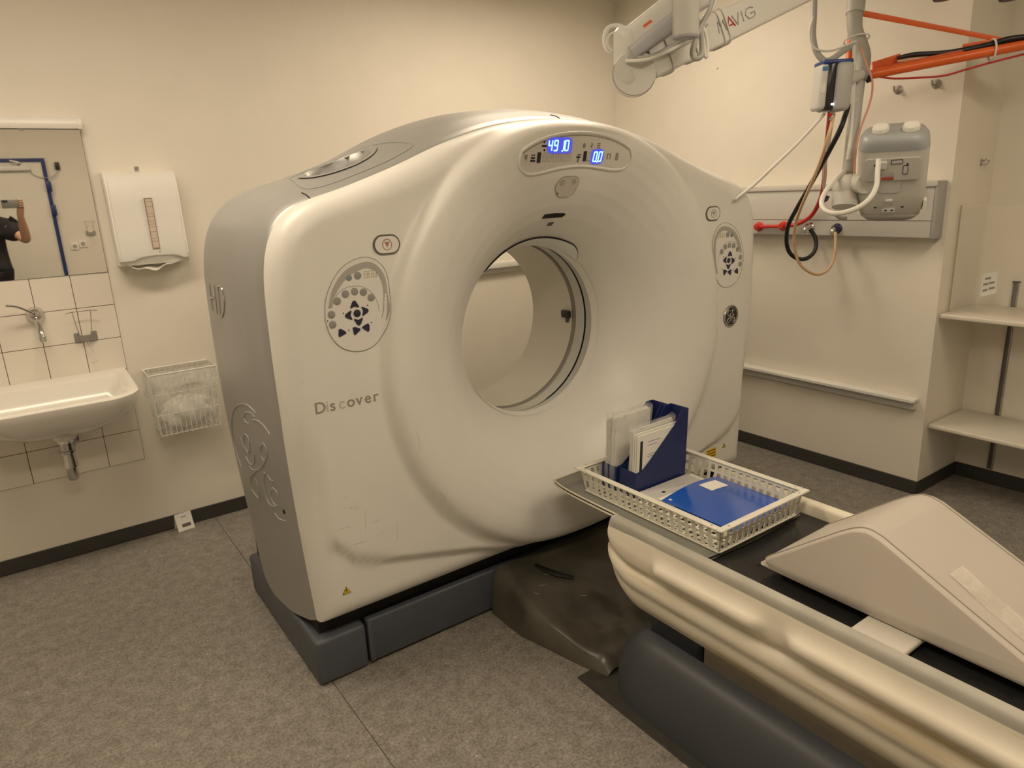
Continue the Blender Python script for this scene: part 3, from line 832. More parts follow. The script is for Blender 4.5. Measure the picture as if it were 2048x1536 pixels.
icon(1065, 316, [rrect(.022, .006, .002, 2, 0, -.009), rrect(.018, .006, .002, 2, 0, 0), ell(.003, .003, 8, -.005, .009), ell(.003, .003, 8, .005, .009)])
icon(1156, 314, [rrect(.02, .005, .002, 2, 0, 0), rrect(.016, .003, .001, 1, .002, .008), rrect(.003, .02, .001, 1, 0, -.008)])
ICM = INKG
icon(1051, 315, [[(-.007, .009), (.007, .009), (.005, -.004), (0, -.010), (-.005, -.004)]])
icon(1168, 291, [ell(.006, .009, 12)]); icon(1183, 291, [[(-.002, .011), (.007, .002), (.001, .001), (.003, -.011), (-.008, -.001), (-.001, 0)]]); icon(1197, 291, [rrect(.014, .004, .001, 1, 0, .007), rrect(.014, .004, .001, 1), rrect(.014, .004, .001, 1, 0, -.007)])
icon(1217, 312, [rrect(.004, .016, .001, 1, -.007, -.003), rrect(.004, .016, .001, 1, .007, -.003), rrect(.018, .004, .001, 1, 0, .007)])
icon(1233, 313, [rrect(.012, .026, .004, 3)])

# speaker plate, slot and small vent above the bore
pl = [hit(*p) for p in ((1112, 386), (1110, 374), (1119, 360), (1128, 354), (1150, 353), (1157, 358), (1155, 370), (1146, 385), (1135, 392), (1118, 393))]
pl = [tuple(q) for q in catmull([np.array(p) for p in pl+pl[:1]], 4)][:-1]
cpl = np.mean(np.array(pl), 0)
sp = P_('intercom_plate', G().prism([(u, z) for u, z in pl], lambda a, b, d: S(a, b, d), -.002, .0025), mat('intercom_grey', (.62, .585, .52), .45), gt, 50)
P_('plate_gap', G().tube([S(u, z, .0012) for u, z in pl+pl[:1]], .0018, 5, smooth=False), INKG, sp)
for c2 in ((1124, 365), (1146, 363)):
    u, z = hit(*c2); P_('speaker_hole', G().prism(ell(.013, .012, 20), tan_frame(u, z, .0026), 0, .0006), SHADE, sp)
u, z = hit(1114, 386); P_('microphone_hole', G().prism(ell(.0032, .0032, 10), tan_frame(u, z, .0028), 0, .0006), INK, sp)
sl_ = [hit(*p) for p in ((1083, 437), (1089, 429), (1110, 426), (1129, 426), (1131, 429), (1124, 434), (1100, 436))]
P_('card_slot', G().prism(sl_, lambda a, b, d: S(a, b, d), .0003, .0012), DGAP, gt, 0)
vt = [hit(*p) for p in ((1093, 452), (1097, 445), (1108, 444), (1103, 451))]
P_('laser_port', G().prism(vt, lambda a, b, d: S(a, b, d), .0003, .0012), mat('port_brown', (.07, .05, .035), .3), gt, 0)

# stop buttons
def stop_button(u, z, red):
    fn = on_surf(u, z)
    ob = P_('stop_button_ring', G().prism(rrect(.089, .060, .030, 8), fn, .0002, .004), mat('ring_brown', (.13, .115, .09), .4), gt, 40)
    bt = P_('stop_button', G().prism(rrect(.079, .050, .025, 8), fn, .0002, .006), PANELW, ob, 40)
    g = G().tube([fn(.015*math.cos(a), .016*math.sin(a), .0062) for a in [2*math.pi*i/24 for i in range(25)]], .0013, 5, smooth=False)
    g.prism([(-.009, .008), (.009, .008), (0, -.009)], fn, .006, .0066)
    P_('stop_symbol', g, red, bt, 0)
REDW = mat('faded_red_print', (.42, .19, .16), .5)
ue, ze = hit(772.5, 489); stop_button(ue, ze, REDW)
u2, z2 = hit(1425, 427); stop_button(u2, z2, INKG)

# control panels
def control_panel(u0, z0, mir, k=1.0):
    q = lambda a, b, d=0.0: S(u0+mir*a*k, z0+b*k, d)
    outer = [(-.105, -.035), (-.098, .02), (-.075, .07), (-.035, .115), (.02, .137), (.062, .132), (.094, .105), (.108, .062), (.106, .01), (.095, -.05), (.07, -.105), (.035, -.135), (-.01, -.142), (-.06, -.125), (-.092, -.085)]
    oc = [tuple(p) for p in catmull([np.array(p) for p in outer+outer[:1]], 5)][:-1]
    gp = G(); no = len(oc)
    rg = [1.0, .97, .8, .6, .4, .2, .02]
    gp.add([q(a*k_, b*k_, -.001 if i_ == 0 else .0022) for i_, k_ in enumerate([1.0]+rg) for a, b in oc], [(i_*no+j_, i_*no+(j_+1) % no, (i_+1)*no+(j_+1) % no, (i_+1)*no+j_) for i_ in range(len(rg)) for j_ in range(no)]+[tuple(len(rg)*no+j_ for j_ in range(no))])
    pan = P_('control_panel', gp, PANELW, gt, 40)
    P_('panel_seam', G().tube([q(a, b, .0024) for a, b in oc+oc[:1]], .0010, 5, smooth=False), INKG, pan)
    inner = [(-.080, .0), (-.06, .045), (-.02, .085), (.03, .105), (.062, .098), (.082, .07), (.088, .03), (.080, -.03), (.066, -.075), (.078, -.075), (.098, -.03), (.102, .03), (.094, .083), (.065, .117), (.028, .123), (-.03, .103), (-.072, .055), (-.092, .0)]
    ic = [tuple(p) for p in catmull([np.array(p) for p in inner+inner[:1]], 4)][:-1]
    # the slanted well wall between rim and keypad
    nI = len(inner)//2; up = [tuple(p) for p in catmull([np.array(p) for p in inner[:9]], 5)]; dn = [tuple(p) for p in catmull([np.array(p) for p in inner[9:][::-1]], 5)]
    g = G(); vv = []
    for (a, b), (c_, d_) in zip(up, dn): vv += [q(a, b, .0034), q((a+c_)/2, (b+d_)/2, .0034), q(c_, d_, .0034)]
    g.add(vv, [f_ for i in range(len(up)-1) for f_ in ((3*i, 3*i+1, 3*i+4, 3*i+3), (3*i+1, 3*i+2, 3*i+5, 3*i+4))])
    P_('well_wall', g, SHADE, pan, 60)
    def disc(a, b, r, m_, nm):
        o = P_(nm, G().lathe(q(a, b, .002), q(a, b, 1)-q(a, b, 0), [(r, 0), (r, .0016), (r*.85, .0024), (0, .0024)], 18), m_, pan, 40); return o
    for a, b in ((-.062, .018), (-.034, .036), (-.005, .040), (.023, .035), (.046, .016), (-.084, -.019), (-.084, -.049)):
        bt = disc(a, b, .0115, BUT, 'button')
        P_('button_mark', G().tube([q(a-.005, b-.003, .0048), q(a, b+.005, .0048), q(a+.005, b-.003, .0048)], .0009, 4, smooth=False), PAPERG, bt, 0)
    disc(-.018, .082, .009, mat('button_teal', (.20, .26, .27), .4), 'button'); disc(.010, .086, .0115, BUT, 'button')
    arrow = {'up': (-.010, .002, 0), 'right': (.022, -.022, -90), 'down': (-.002, -.052, 180), 'left': (-.032, -.029, 90)}
    for nm, (a, b, r_) in arrow.items():
        c0, s0 = math.cos(math.radians(r_)), math.sin(math.radians(r_))
        tri = [(-.014, -.008), (-.013, -.011), (0, -.006), (.013, -.011), (.014, -.008), (.006, .008), (0, .012), (-.006, .008)]
        P_('arrow_button', G().prism([(a+x*c0-y*s0, b+x*s0+y*c0) for x, y in tri], q, .002, .0045), BUTB, pan, 30)
    disc(-.004, -.026, .0115, BUTB, 'button')
    for a, b, r_ in ((-.060, -.076, 20), (-.014, -.076, 35), (.022, -.072, -40)):
        c0, s0 = math.cos(math.radians(r_)), math.sin(math.radians(r_))
        tri = [(-.012, -.010), (.012, -.010), (.013, -.004), (.004, .010), (-.003, .012), (-.012, -.004)]
        P_('arrow_button', G().prism([(a+x*c0-y*s0, b+x*s0+y*c0) for x, y in tri], q, .002, .0045), BUTB, pan, 30)
    g = G()
    for a, b in ((-.008, .097), (.021, .105), (-.047, -.020), (.032, -.006), (-.036, -.073), (.039, -.060), (-.098, -.036)): g.prism(ell(.0022, .0022, 8, a, b), q, .0023, .0032)
    P_('indicator_dots', g, INK, pan, 0)
    g = G()
    for kx in range(3):
        for seg_ in ((0, 0, .010, .0016), (0, .010, .010, .0016), (0, -.010, .010, .0016), (-.005, .005, .0016, .010), (.005, .005, .0016, .010), (-.005, -.005, .0016, .010), (.005, -.005, .0016, .010)):
            g.prism([(.036+kx*.015+seg_[0]+dx*seg_[2]/2, .086+seg_[1]+dy*seg_[3]/2) for dx, dy in ((-1, -1), (1, -1), (1, 1), (-1, 1))], q, .0023, .0028)
    P_('timer_digits', g, mat('unlit_amber', (.50, .44, .24), .5), pan, 0)
    P_('keypad_arc', G().tube([q(-.075+.0, .012, .0026), q(-.055, .042, .0026), q(-.02, .056, .0026), (q(.02, .052, .0026)), q(.05, .03, .0026), q(.066, -.005, .0026), q(.068, -.03, .0026)], .0009, 4), SHADE, pan)
uc, zc_ = hit(712, 612); control_panel(uc+.004, zc_+.004, 1, 1.0)
uc2, zc2 = hit(1457, 509); control_panel(uc2-.004, zc2, -1, 1.0)

# round badge on the right
ub_, zb_ = hit(1461, 632)
q = on_surf(ub_, zb_)
bd = P_('round_badge', G().prism(ell(.050, .050, 40), q, .0002, .003), mat('badge_black', (.02, .02, .022), .25), gt, 40, label='black and silver round emblem')
g = G()
for r_, w_ in ((.0475, .0022), (.041, .0015)):
    g.tube([q(r_*math.cos(a), r_*math.sin(a), .003) for a in [2*math.pi*i/40 for i in range(41)]], w_, 5, smooth=False)
def script_letters(fn, k, d):
    # looping G and E of the monogram, as strokes
    G1 = [(-.006, .020), (-.012, .026), (-.020, .022), (-.021, .010), (-.015, .002), (-.007, .004), (-.004, .012), (-.004, -.010), (-.009, -.022), (-.018, -.024), (-.022, -.016), (-.016, -.008), (-.006, -.004), (0, .0)]
    G2 = [(.018, .018), (.013, .026), (.006, .022), (.006, .012), (.013, .004), (.019, .003), (.010, .0), (.004, -.008), (.005, -.019), (.012, -.025), (.020, -.019), (.021, -.008), (.015, -.006), (.012, -.013)]
    return [[fn(a*k, b*k, d) for a, b in G1], [fn(a*k, b*k, d) for a, b in G2]]
for st in script_letters(q, 1.15, .0034): g.tube(st, .0018, 5)
P_('monogram', g, mat('badge_silver', (.62, .60, .56), .3, .7), bd, 60)

# faded model lettering
ul, zl = hit(628, 828); ur, zr = hit(757, 806)
adv = {'D': .040, 'i': .014, 's': .031, 'c': .030, 'o': .034, 'v': .031, 'e': .032, 'r': .022}
tot = sum(adv.values()); sc_ = (ur-ul)/tot; x_ = 0
for ch in 'Discover':
    a_ = ul+x_*sc_+.002
    z_ = zl+(.0)*0
    P_('letter', text_g(ch, .050, lambda p, q2, d: S(a_+p, zl-.002+q2, .0008+max(0, d)), .0004, bold=.0004), INKF if ch in 'ic' else INKG, gt, 0)
    x_ += adv[ch]
# warning signs
def warn(u, z, s):
    q = on_surf(u, z)
    wo = P_('warning_sign', G().prism([(-s, -s*.8), (s, -s*.8), (0, s)], q, .0002, .0010), YEL, gt, 0)
    g = G().tube([q(-s, -s*.8, .001), q(s, -s*.8, .001), q(0, s, .001), q(-s, -s*.8, .001)], s*.09, 4, smooth=False)
    g.prism([(-s*.1, -s*.25), (s*.1, -s*.25), (s*.12, s*.4), (-s*.12, s*.4)], q, .001, .0015).prism(ell(s*.1, s*.1, 8, 0, -s*.48), q, .001, .0015)
    P_('warning_mark', g, INK, wo, 0)
uw, zw = hit(693, 1181); warn(uw, zw, .014)
uw, zw = hit(1448, 891); warn(uw, zw, .012)
uw, zw = hit(1422, 907); q = on_surf(uw, zw)
wl = P_('warning_label', G().prism([(-.036, -.024), (.036, -.024), (.036, .024), (-.036, .024)], q, .0002, .0010), YEL, gt, 0)
g = G()
for k in range(3): g.prism([(-.030, .013-k*.014), (.030, .013-k*.014), (.030, .017-k*.014), (-.030, .017-k*.014)], q, .001, .0014)
P_('label_print', g, INK, wl, 0)
# scratches with a shape of their own
g = G()
for pts in (((833, 866), (837, 872), (838, 884), (841, 902)), ((604, 762), (606, 766)), ((730, 1020), (731, 1060)), ((794, 1046), (795, 1080)), ((878, 985), (886, 990), (893, 1003))):
    g.tube([S(*hit(*p), -.0002) for p in pts], .0006, 4, smooth=False)
P_('scratches', g, mat('scratch', (.42, .39, .33), .6), front, 0, stuff=True)

# ---- side badges on the grey shell
def side_pt(y, z, off):                        # left flank
    i = int(np.clip(np.searchsorted(ysf, y)-1, 0, len(ysf)-2)); f = (y-ysf[i])/(ysf[i+1]-ysf[i]); r = []
    for q_ in (rings[i], rings[i+1]):
        a = np.array(q_)[:n//2]; m_ = a[:, 0] < XC-.9; r.append(np.interp(z, a[m_][:, 2], a[m_][:, 0]))
    return np.array([r[0]*(1-f)+r[1]*f-off, y, z])
def sidehit(px0, py0):
    x = .55
    for _ in range(15):
        p = onp(px0, py0, 0, x); x = .5*x+.5*side_pt(min(max(p[1], 2.1), 2.8), min(max(p[2], .3), 1.5), 0)[0]
    return p[1], p[2]
def spath(pts): return [side_pt(min(max(y, 2.09), 2.80), z, .001) for y, z in (sidehit(*p) for p in pts)]
g = G()
for pts in (((420, 569), (423, 598), (427, 622)), ((429, 570), (432, 598), (435, 628)), ((420, 596), (430, 595)), ((436, 573), (439, 600), (441, 628)), ((435, 572), (443, 574), (448, 592), (449, 616), (445, 633), (439, 632))):
    g.tube(spath(pts), .0030, 6)
P_('hd_lettering', g, CHROME, shell, label='raised chrome letters HD')
g = G()
for pts in (((484, 935), (474, 905), (466, 870), (464, 840), (469, 818), (482, 808), (497, 811), (512, 826)), ((491, 825), (488, 834), (492, 844), (498, 847)), ((492, 824), (503, 826), (510, 834)), ((505, 840), (515, 841), (527, 850), (540, 868)),
            ((481, 873), (486, 890), (488, 897)), ((490, 868), (488, 880), (492, 897), (498, 905), (500, 893), (497, 876), (491, 868)), ((492, 913), (500, 927), (508, 927), (509, 908)),
            ((528, 885), (521, 897), (524, 915), (531, 921), (535, 908), (531, 892), (525, 886)), ((531, 922), (524, 934), (515, 940), (505, 938), (499, 931)),
            ((512, 943), (502, 955), (503, 975), (512, 990), (519, 996), (517, 975), (511, 955)), ((527, 947), (531, 946), (528, 960), (532, 990), (540, 1008), (553, 1014)), ((536, 950), (542, 960), (548, 961)),
            ((543, 978), (541, 988), (546, 1003), (555, 1012)), ((545, 975), (553, 982), (556, 990)), ((550, 1026), (560, 1038), (572, 1042))):
    g.tube(spath(pts), .0019, 6)
P_('embossed_monogram', g, mat('emboss_grey', (.40, .40, .40), .45), shell, label='embossed looping monogram in grey')
yz = sidehit(568, 1023); pH = side_pt(yz[0], yz[1], 0)
P_('latch_hole', G().lathe(pH+[.004, 0, 0], (-1, 0, 0), [(.008, 0), (.008, .006), (.005, .0065), (0, .005)], 14), DGAP, shell)

# ---- base
bs = P_('base_corner_block', G().rbox(.588, .770, 2.062, 2.85, .002, .172, .016, 3), SLATE, gt)
P_('base_corner_block', G().rbox(2*XC-.770, 2*XC-.588, 2.062, 2.85, .002, .172, .016, 3), SLATE, gt)
P_('base_front_panel', G().rbox(.776, 2*XC-.776, 2.064, 2.10, .012, .180, .010, 3), SLATE2, gt)
P_('base_panel_strip', G().rbox(.776, .794, 2.0615, 2.07, .014, .176, .004, 2), SLATE, gt)
P_('base_gap_shade', G().box(.62, 2*XC-.62, 2.11, 2.82, 0, .26), DGAP, gt, 0)  # near-black block paints in the shade of the gap under the cover
P_('base_screw', G().lathe((.5882, 2.245, .075), (-1, 0, 0), [(.004, 0), (.003, .001), (0, .001)], 10), INK, bs)
# ------------------------------------------------------------------ patient table
TC = 1.668
tb = thing('patient_table', (TC, .6, 0), 'cream patient table with black cradle and slate base in front of the scanner', 'table')
def stain_mat():
    m = mat('aged_cream_plastic', (.72, .665, .545), .4, var=.05, vscale=5)
    nt = m.node_tree; b = prin(m)
    geo = nt.nodes.new('ShaderNodeNewGeometry'); mp = nt.nodes.new('ShaderNodeMapping'); mp.inputs['Scale'].default_value = (14, 2.2, 26)
    mp.inputs['Rotation'].default_value = (.16, 0, 0)
    nt.links.new(geo.outputs['Position'], mp.inputs['Vector'])
    n = nt.nodes.new('ShaderNodeTexNoise'); n.inputs['Scale'].default_value = 1.0; n.inputs['Detail'].default_value = 3; nt.links.new(mp.outputs[0], n.inputs['Vector'])
    r = nt.nodes.new('ShaderNodeValToRGB'); r.color_ramp.elements[0].position = .56; r.color_ramp.elements[1].position = .74
    r.color_ramp.elements[0].color = (0, 0, 0, 1); r.color_ramp.elements[1].color = (.7, .7, .7, 1); nt.links.new(n.outputs['Fac'], r.inputs['Fac'])
    mx = nt.nodes.new('ShaderNodeMix'); mx.data_type = 'RGBA'; nt.links.new(r.outputs['Color'], mx.inputs[0])
    nt.links.new(b.inputs['Base Color'].links[0].from_socket, mx.inputs[6]); mx.inputs[7].default_value = (.52, .40, .17, 1)
    nt.links.new(mx.outputs[2], b.inputs['Base Color'])
    return m
AGED = stain_mat()
def table_prof(y):
    # moulded hand grips swell out of the flank along part of the length
    a = max(sstep(1.315, 1.27, y)*sstep(.905, .96, y), sstep(.875, .82, y))
    g_ = .026*a
    p = [(.244, .552), (.246, .582), (.258, .585), (.268, .579), (.272, .566), (.276, .550), (.279+g_*.15, .532), (.281+g_*.7, .521), (.283+g_, .513), (.284+g_, .502), (.283+g_*.8, .486), (.281+g_*.2, .474), (.278, .464), (.263, .453), (.261, .441), (.276, .430), (.283, .418), (.283, .402), (.278, .388), (.271, .378), (.269, .366), (.269, .352), (.264, .332), (.250, .306), (.222, .290)]
    d = 1.508-y
    if d < .12:
        k = math.sqrt(max(0, 1-((.12-d)/.12)**2))
        zb = .290+.13*(1-k)
        p = [(h*(1-.035*(1-k)), .585-(.585-z)*(.585-zb)/(.585-.290)) for h, z in p]
    return p
yst = [1.508, 1.506, 1.500, 1.490, 1.475, 1.455, 1.43, 1.40, 1.385, 1.36] + list(np.linspace(1.33, .76, 58)) + list(np.linspace(.70, -1.15, 20))
g = G(); vs = []; fs = []
for y in yst:
    p = table_prof(y)
    vs += [(TC-h, y, z) for h, z in p] + [(TC+h, y, z) for h, z in p[::-1]]
m_ = len(table_prof(0))*2
for i in range(len(yst)-1):
    for j in range(m_-1): fs.append((i*m_+j, i*m_+j+1, (i+1)*m_+j+1, (i+1)*m_+j))
fs.append(tuple(range(m_))); fs.append(tuple((len(yst)-1)*m_+j for j in range(m_)))
body = P_('table_body', g.add(vs, fs), AGED, tb, 55)
# grey rail covers along the top edges
for s in (-1, 1):
    pr = [(.240, .552), (.2405, .585), (.244, .590), (.262, .5895), (.270, .582), (.2725, .570), (.2735, .558), (.2705, .556)]
    if s > 0: pr = [(.240, .552), (.241, .596), (.248, .605), (.264, .608), (.280, .602), (.288, .588), (.288, .566)]
    g = G().grid(2, len(pr), lambda u, v: (TC+s*pr[int(round(v*(len(pr)-1)))][0], 1.50-2.6*u, pr[int(round(v*(len(pr)-1)))][1]))
    P_('rail_cover', g, mat('rail_film_grey', (.40, .38, .325), .5, var=.10, vscale=7) if s < 0 else CREAM, body, 50)
# cradle
def cradle_z(h): return .566-.016*(1-(h/.240)**2)
g = G().grid(25, 2, lambda u, v: (TC-.240+.480*u, 1.54-2.7*v, cradle_z(-.240+.480*u)))
g.merge(G().grid(25, 2, lambda u, v: (TC-.240+.480*u, 1.54-2.7*v, cradle_z(-.240+.480*u)-.014)))
cr = P_('cradle', g, CARBON, tb, 60)
g = G()
for y in (1.06, .98, .90): g.box(TC-.12, TC+.12, y-.004, y+.004, .5500, .5560)
P_('cradle_rib', g, BLACK, cr, 0)
TIP = mat('cradle_tip_film', (.235, .235, .205), .28, var=.10, vscale=10)
def tip(u, v):
    h = (-.226+.452*u); y = 1.152+.713*v; k = 1-.10*v**12
    return np.array([TC+h*k, y+.02*(1-(h/.226)**2)*v**3, .567+.0085*(h/.226)**2])
g = G().grid(19, 20, tip)
def tipb(u, v):
    p = tip(u, v); p[2] -= .010; return p
g.merge(G().grid(19, 20, tipb))
ct = P_('cradle_tip', g, TIP, tb, 60)
for zo in (.0, -.012):
    edge = [tip(0, v) for v in np.linspace(.5, 1, 12)] + [tip(u, 1) for u in np.linspace(.08, 1, 12)] + [tip(1, v) for v in np.linspace(.9, .5, 9)]
    P_('tip_edge', G().tube([p+[0, 0, zo] for p in edge], .0032, 6, smooth=False), CREAM, ct)
# base: long shoe with rounded nose
def base_prof(y):
    p = [(.338, .002), (.336, .05), (.328, .12), (.312, .175), (.290, .215), (.262, .232), (.232, .236), (.222, .225), (.218, .15)]
    d = 1.47-y
    if d < .16:
        k = math.sqrt(max(0, 1-((.16-d)/.16)**2)); k2 = .45+.55*k
        p = [(h*(.72+.28*k), z*k2) for h, z in p]
    return p
yst = [1.47, 1.468, 1.462, 1.45, 1.432, 1.41, 1.385, 1.355, 1.32, 1.30] + list(np.linspace(1.2, -1.1, 12))
vs = []; fs = []
for y in yst:
    p = base_prof(y); vs += [(TC-h, y, z) for h, z in p] + [(TC+h, y, z) for h, z in p[::-1]]
m_ = len(base_prof(0))*2
for i in range(len(yst)-1):
    for j in range(m_-1): fs.append((i*m_+j, i*m_+j+1, (i+1)*m_+j+1, (i+1)*m_+j))
fs.append(tuple(range(m_))); fs.append(tuple((len(yst)-1)*m_+j for j in range(m_)))
bse = P_('table_base', G().add(vs, fs), mat('table_base_plastic', (.054, .058, .067), .45, var=.05, bump=.05, bscale=300), tb, 50)
P_('lift_column', G().rbox(TC-.20, TC+.20, 1.19, 1.40, .14, .345, .02, 3), SLATE2, tb)
P_('lift_bellows', G().rbox(TC-.19, TC+.19, -1.0, 1.185, .15, .33, .01, 2), BEIGE, tb)
P_('floor_plate', G().rbox(TC-.372, TC+.372, -1.1, 1.56, .0006, .006, .002, 1), mat('floor_plate_dark', (.045, .042, .036), .5, var=.2, vscale=20), tb)
# plastic sheet over the link between table and scanner
LINK = mat('dark_plastic_sheet', (.082, .074, .058), .3, var=.35, vscale=7, bump=.25, bscale=10)
def link(u, v):
    x = 1.285+.80*u; y = 2.056-.56*v
    e = min(1, min(u, 1-u)/.06)
    h = float(np.interp(v, [0, .12, .3, .55, .8, .93, 1], [.19, .17, .145, .10, .065, .045, .012]))
    h *= math.sqrt(max(0, 1-(1-e)**2))**.7 if e < 1 else 1
    shift = .09*max(0, v-.35)*(1-u)**2
    h += .006*math.sin(11*u+7*v)*e*(v > .05) + .003*math.sin(23*u-13*v)*e + .003*math.sin(37*u+19*v)*e*sstep(.2, .6, v)
    # pressed-in rectangular hatch
    if .16 < u < .34 and .5 < v < .78: h -= .005
    return np.array([x+shift*1.5, y, max(.002, h)])
P_('link_cover', G().grid(60, 44, link), LINK, tb, 60)
g = G()
SCF = mat('pale_scuff', (.34, .33, .29), .6)
for (a0, b0, a1, b1) in ((.10, .30, .125, .33), (.15, .27, .19, .285), (.27, .47, .30, .50), (.22, .20, .24, .215)):
    P_('scuff_mark', G().tube([link(a0+(a1-a0)*k/4, b0+(b1-b0)*k/4)+[0, 0, .0005] for k in range(5)], [.0008, .002, .0025, .002, .0008], 5, smooth=False, flat=.4), SCF, tb)
P_('link_strap', G().tube([(1.46, 2.0, .172), (1.50, 1.92, .156), (1.55, 1.87, .142)], [.012, .015, .009], 8, flat=.35), BLACK, tb)

# ------------------------------------------------------------------ wedge cushion
WX0, WX1 = 1.508, 1.825
wedge_p = [(1.005, .590), (1.018, .600), (1.012, .612), (.95, .660), (.838, .748), (.79, .782), (.758, .794), (.728, .790), (.682, .770), (.41, .640), (.30, .600), (.285, .590), (.30, .583), (.98, .583)]
wp = [tuple(p) for p in catmull([np.array(p) for p in wedge_p+wedge_p[:1]], 4)][:-1]
cy_, cz_ = .68, .650
vs = []; fs = []; xs = [(WX0, .955), (WX0+.002, .975), (WX0+.010, .995), (WX0+.022, 1.0), (WX1-.022, 1.0), (WX1-.010, .995), (WX1-.002, .975), (WX1, .955)]
for x, k in xs:
    vs += [(x, cy_+(y-cy_)*k, cz_+(z-cz_)*k) for y, z in wp]
m_ = len(wp)
for i in range(len(xs)-1):
    for j in range(m_):
        k = (j+1) % m_; fs.append((i*m_+j, i*m_+k, (i+1)*m_+k, (i+1)*m_+j))
fs.append(tuple(range(m_))); fs.append(tuple((len(xs)-1)*m_+j for j in range(m_)))
wt = thing('wedge_cushion', (1.667, .65, .583), 'grey vinyl wedge cushion lying on the patient table', 'cushion')
wo_ = P_('wedge_body', G().add(vs, fs), CUSH, wt, 60)
for x in (WX0+.018, WX1-.018):
    P_('piping', G().tube([(x, cy_+(y-cy_)*1.004, cz_+(z-cz_)*1.006) for y, z in wp+wp[:1]], .0018, 6, smooth=False), CUSH2, wo_)
def wtop(y): return .640+.4779*(y-.41)
fT = frame((1.625, .51, wtop(.51)+.0018), (1, 0, 0), (0, 1, .4779))
g = G().grid(14, 20, lambda u, v: fT(-.07+.06*u+.02*v, -.13+.22*v, .0008+.0012*math.sin(9*v+5*u)))
P_('clear_tape', g, film_mat('clear_tape', (.86, .79, .70), .34, .2, 14), wo_, 60)
T_('flat_pad', G().rbox(1.431, 1.62, .604, .730, .5670, .5815, .0060, 3).xf(lambda x, y, z: (x, y, z-.0)), mat('pale_pad_vinyl', (.62, .585, .52), .4), 'small pale pad sticking out from under the wedge cushion', 'pad')

# ------------------------------------------------------------------ plastic crate on the cradle
KX0, KX1, KY0, KY1, KZ0, KZ1 = 1.476, 1.872, 1.135, 1.735, .5765, .663
CRT = mat('crate_white_plastic', (.72, .695, .60), .42)
kt = thing('plastic_crate', ((KX0+KX1)/2, (KY0+KY1)/2, KZ0), 'pale slotted plastic crate on the table holding folders', 'crate')
TAP = .014
g = G()
for (x0, x1, y0, y1) in ((KX0-.014, KX1+.014, KY0-.014, KY0+.008), (KX0-.014, KX1+.014, KY1-.008, KY1+.014), (KX0-.014, KX0+.008, KY0+.008, KY1-.008), (KX1-.008, KX1+.014, KY0+.008, KY1-.008)):
    g.rbox(x0, x1, y0, y1, KZ1-.006, KZ1, .002, 1)
rim = P_('rim', g, CRT, kt)
g = G()
for x, y in ((KX0-.002, KY0+.03), (KX0+.03, KY0-.004), (KX1-.03, KY0-.004), (KX1+.002, KY0+.03), (KX0-.002, KY1-.03), (KX1+.002, KY1-.03), (KX0+.03, KY1+.002), (KX1-.03, KY1+.002)):
    g.prism(ell(.0032, .0032, 10), lambda a, b, d, x=x, y=y: np.array([x+a, y+b, KZ1+d]), .0001, .0006)
P_('rim_hole', g, INKG, rim, 0)
def crate_wall(p0, p1, inward, nh):
    p0 = A3(p0); p1 = A3(p1); L = np.linalg.norm(p1-p0); d = (p1-p0)/L; iw = A3(inward); g = G(); H = KZ1-KZ0-.004
    def seg(s0, s1, h0, h1):
        vs = []
        for s_ in (s0, s1):
            for th in (0, .0026):
                for h in (h0, h1):
                    k = TAP*(1-h/H)
                    ss = s_ + (TAP*(1-h/H) if s_ < 1e-6 else (-TAP*(1-h/H) if s_ > L-1e-6 else 0))
                    vs.append(p0+d*ss+iw*(k+th)+np.array([0, 0, h]))
        g.add(vs, [(0, 1, 3, 2), (4, 6, 7, 5), (0, 4, 5, 1), (2, 3, 7, 6), (0, 2, 6, 4), (1, 5, 7, 3)])
    bands = [(0, .008), (.043, .051), (.071, H)]
    for h0, h1 in bands: seg(0, L, h0, h1)
    pitch = (L-.03)/nh
    seg(0, .018, 0, H); seg(L-.018, L, 0, H)
    for k in range(nh+1):
        c_ = .015+k*pitch
        if .018 < c_ < L-.018:
            seg(c_-pitch*.23, c_+pitch*.23, .008, .043); seg(c_-pitch*.23, c_+pitch*.23, .051, .071)
    return g
for p0, p1, iw, nh in (((KX0, KY0, KZ0), (KX0, KY1, KZ0), (1, 0, 0), 20), ((KX1, KY0, KZ0), (KX1, KY1, KZ0), (-1, 0, 0), 20), ((KX0, KY0, KZ0), (KX1, KY0, KZ0), (0, 1, 0), 14), ((KX0, KY1, KZ0), (KX1, KY1, KZ0), (0, -1, 0), 14)):
    P_('slotted_wall', crate_wall(p0, p1, iw, nh), CRT, kt, 0)
g = G()
a0, a1, b0, b1 = KX0+TAP, KX1-TAP, KY0+TAP, KY1-TAP
for k in range(17):
    x = a0+(a1-a0)*k/16; g.box(x-.004, x+.004, b0, b1, KZ0, KZ0+.0022)
for k in range(25):
    y = b0+(b1-b0)*k/24; g.box(a0, a1, y-.004, y+.004, KZ0+.0002, KZ0+.0026)
P_('floor_lattice', g, CRT, kt, 0)
FZ = KZ0+.0028; FB = .5943
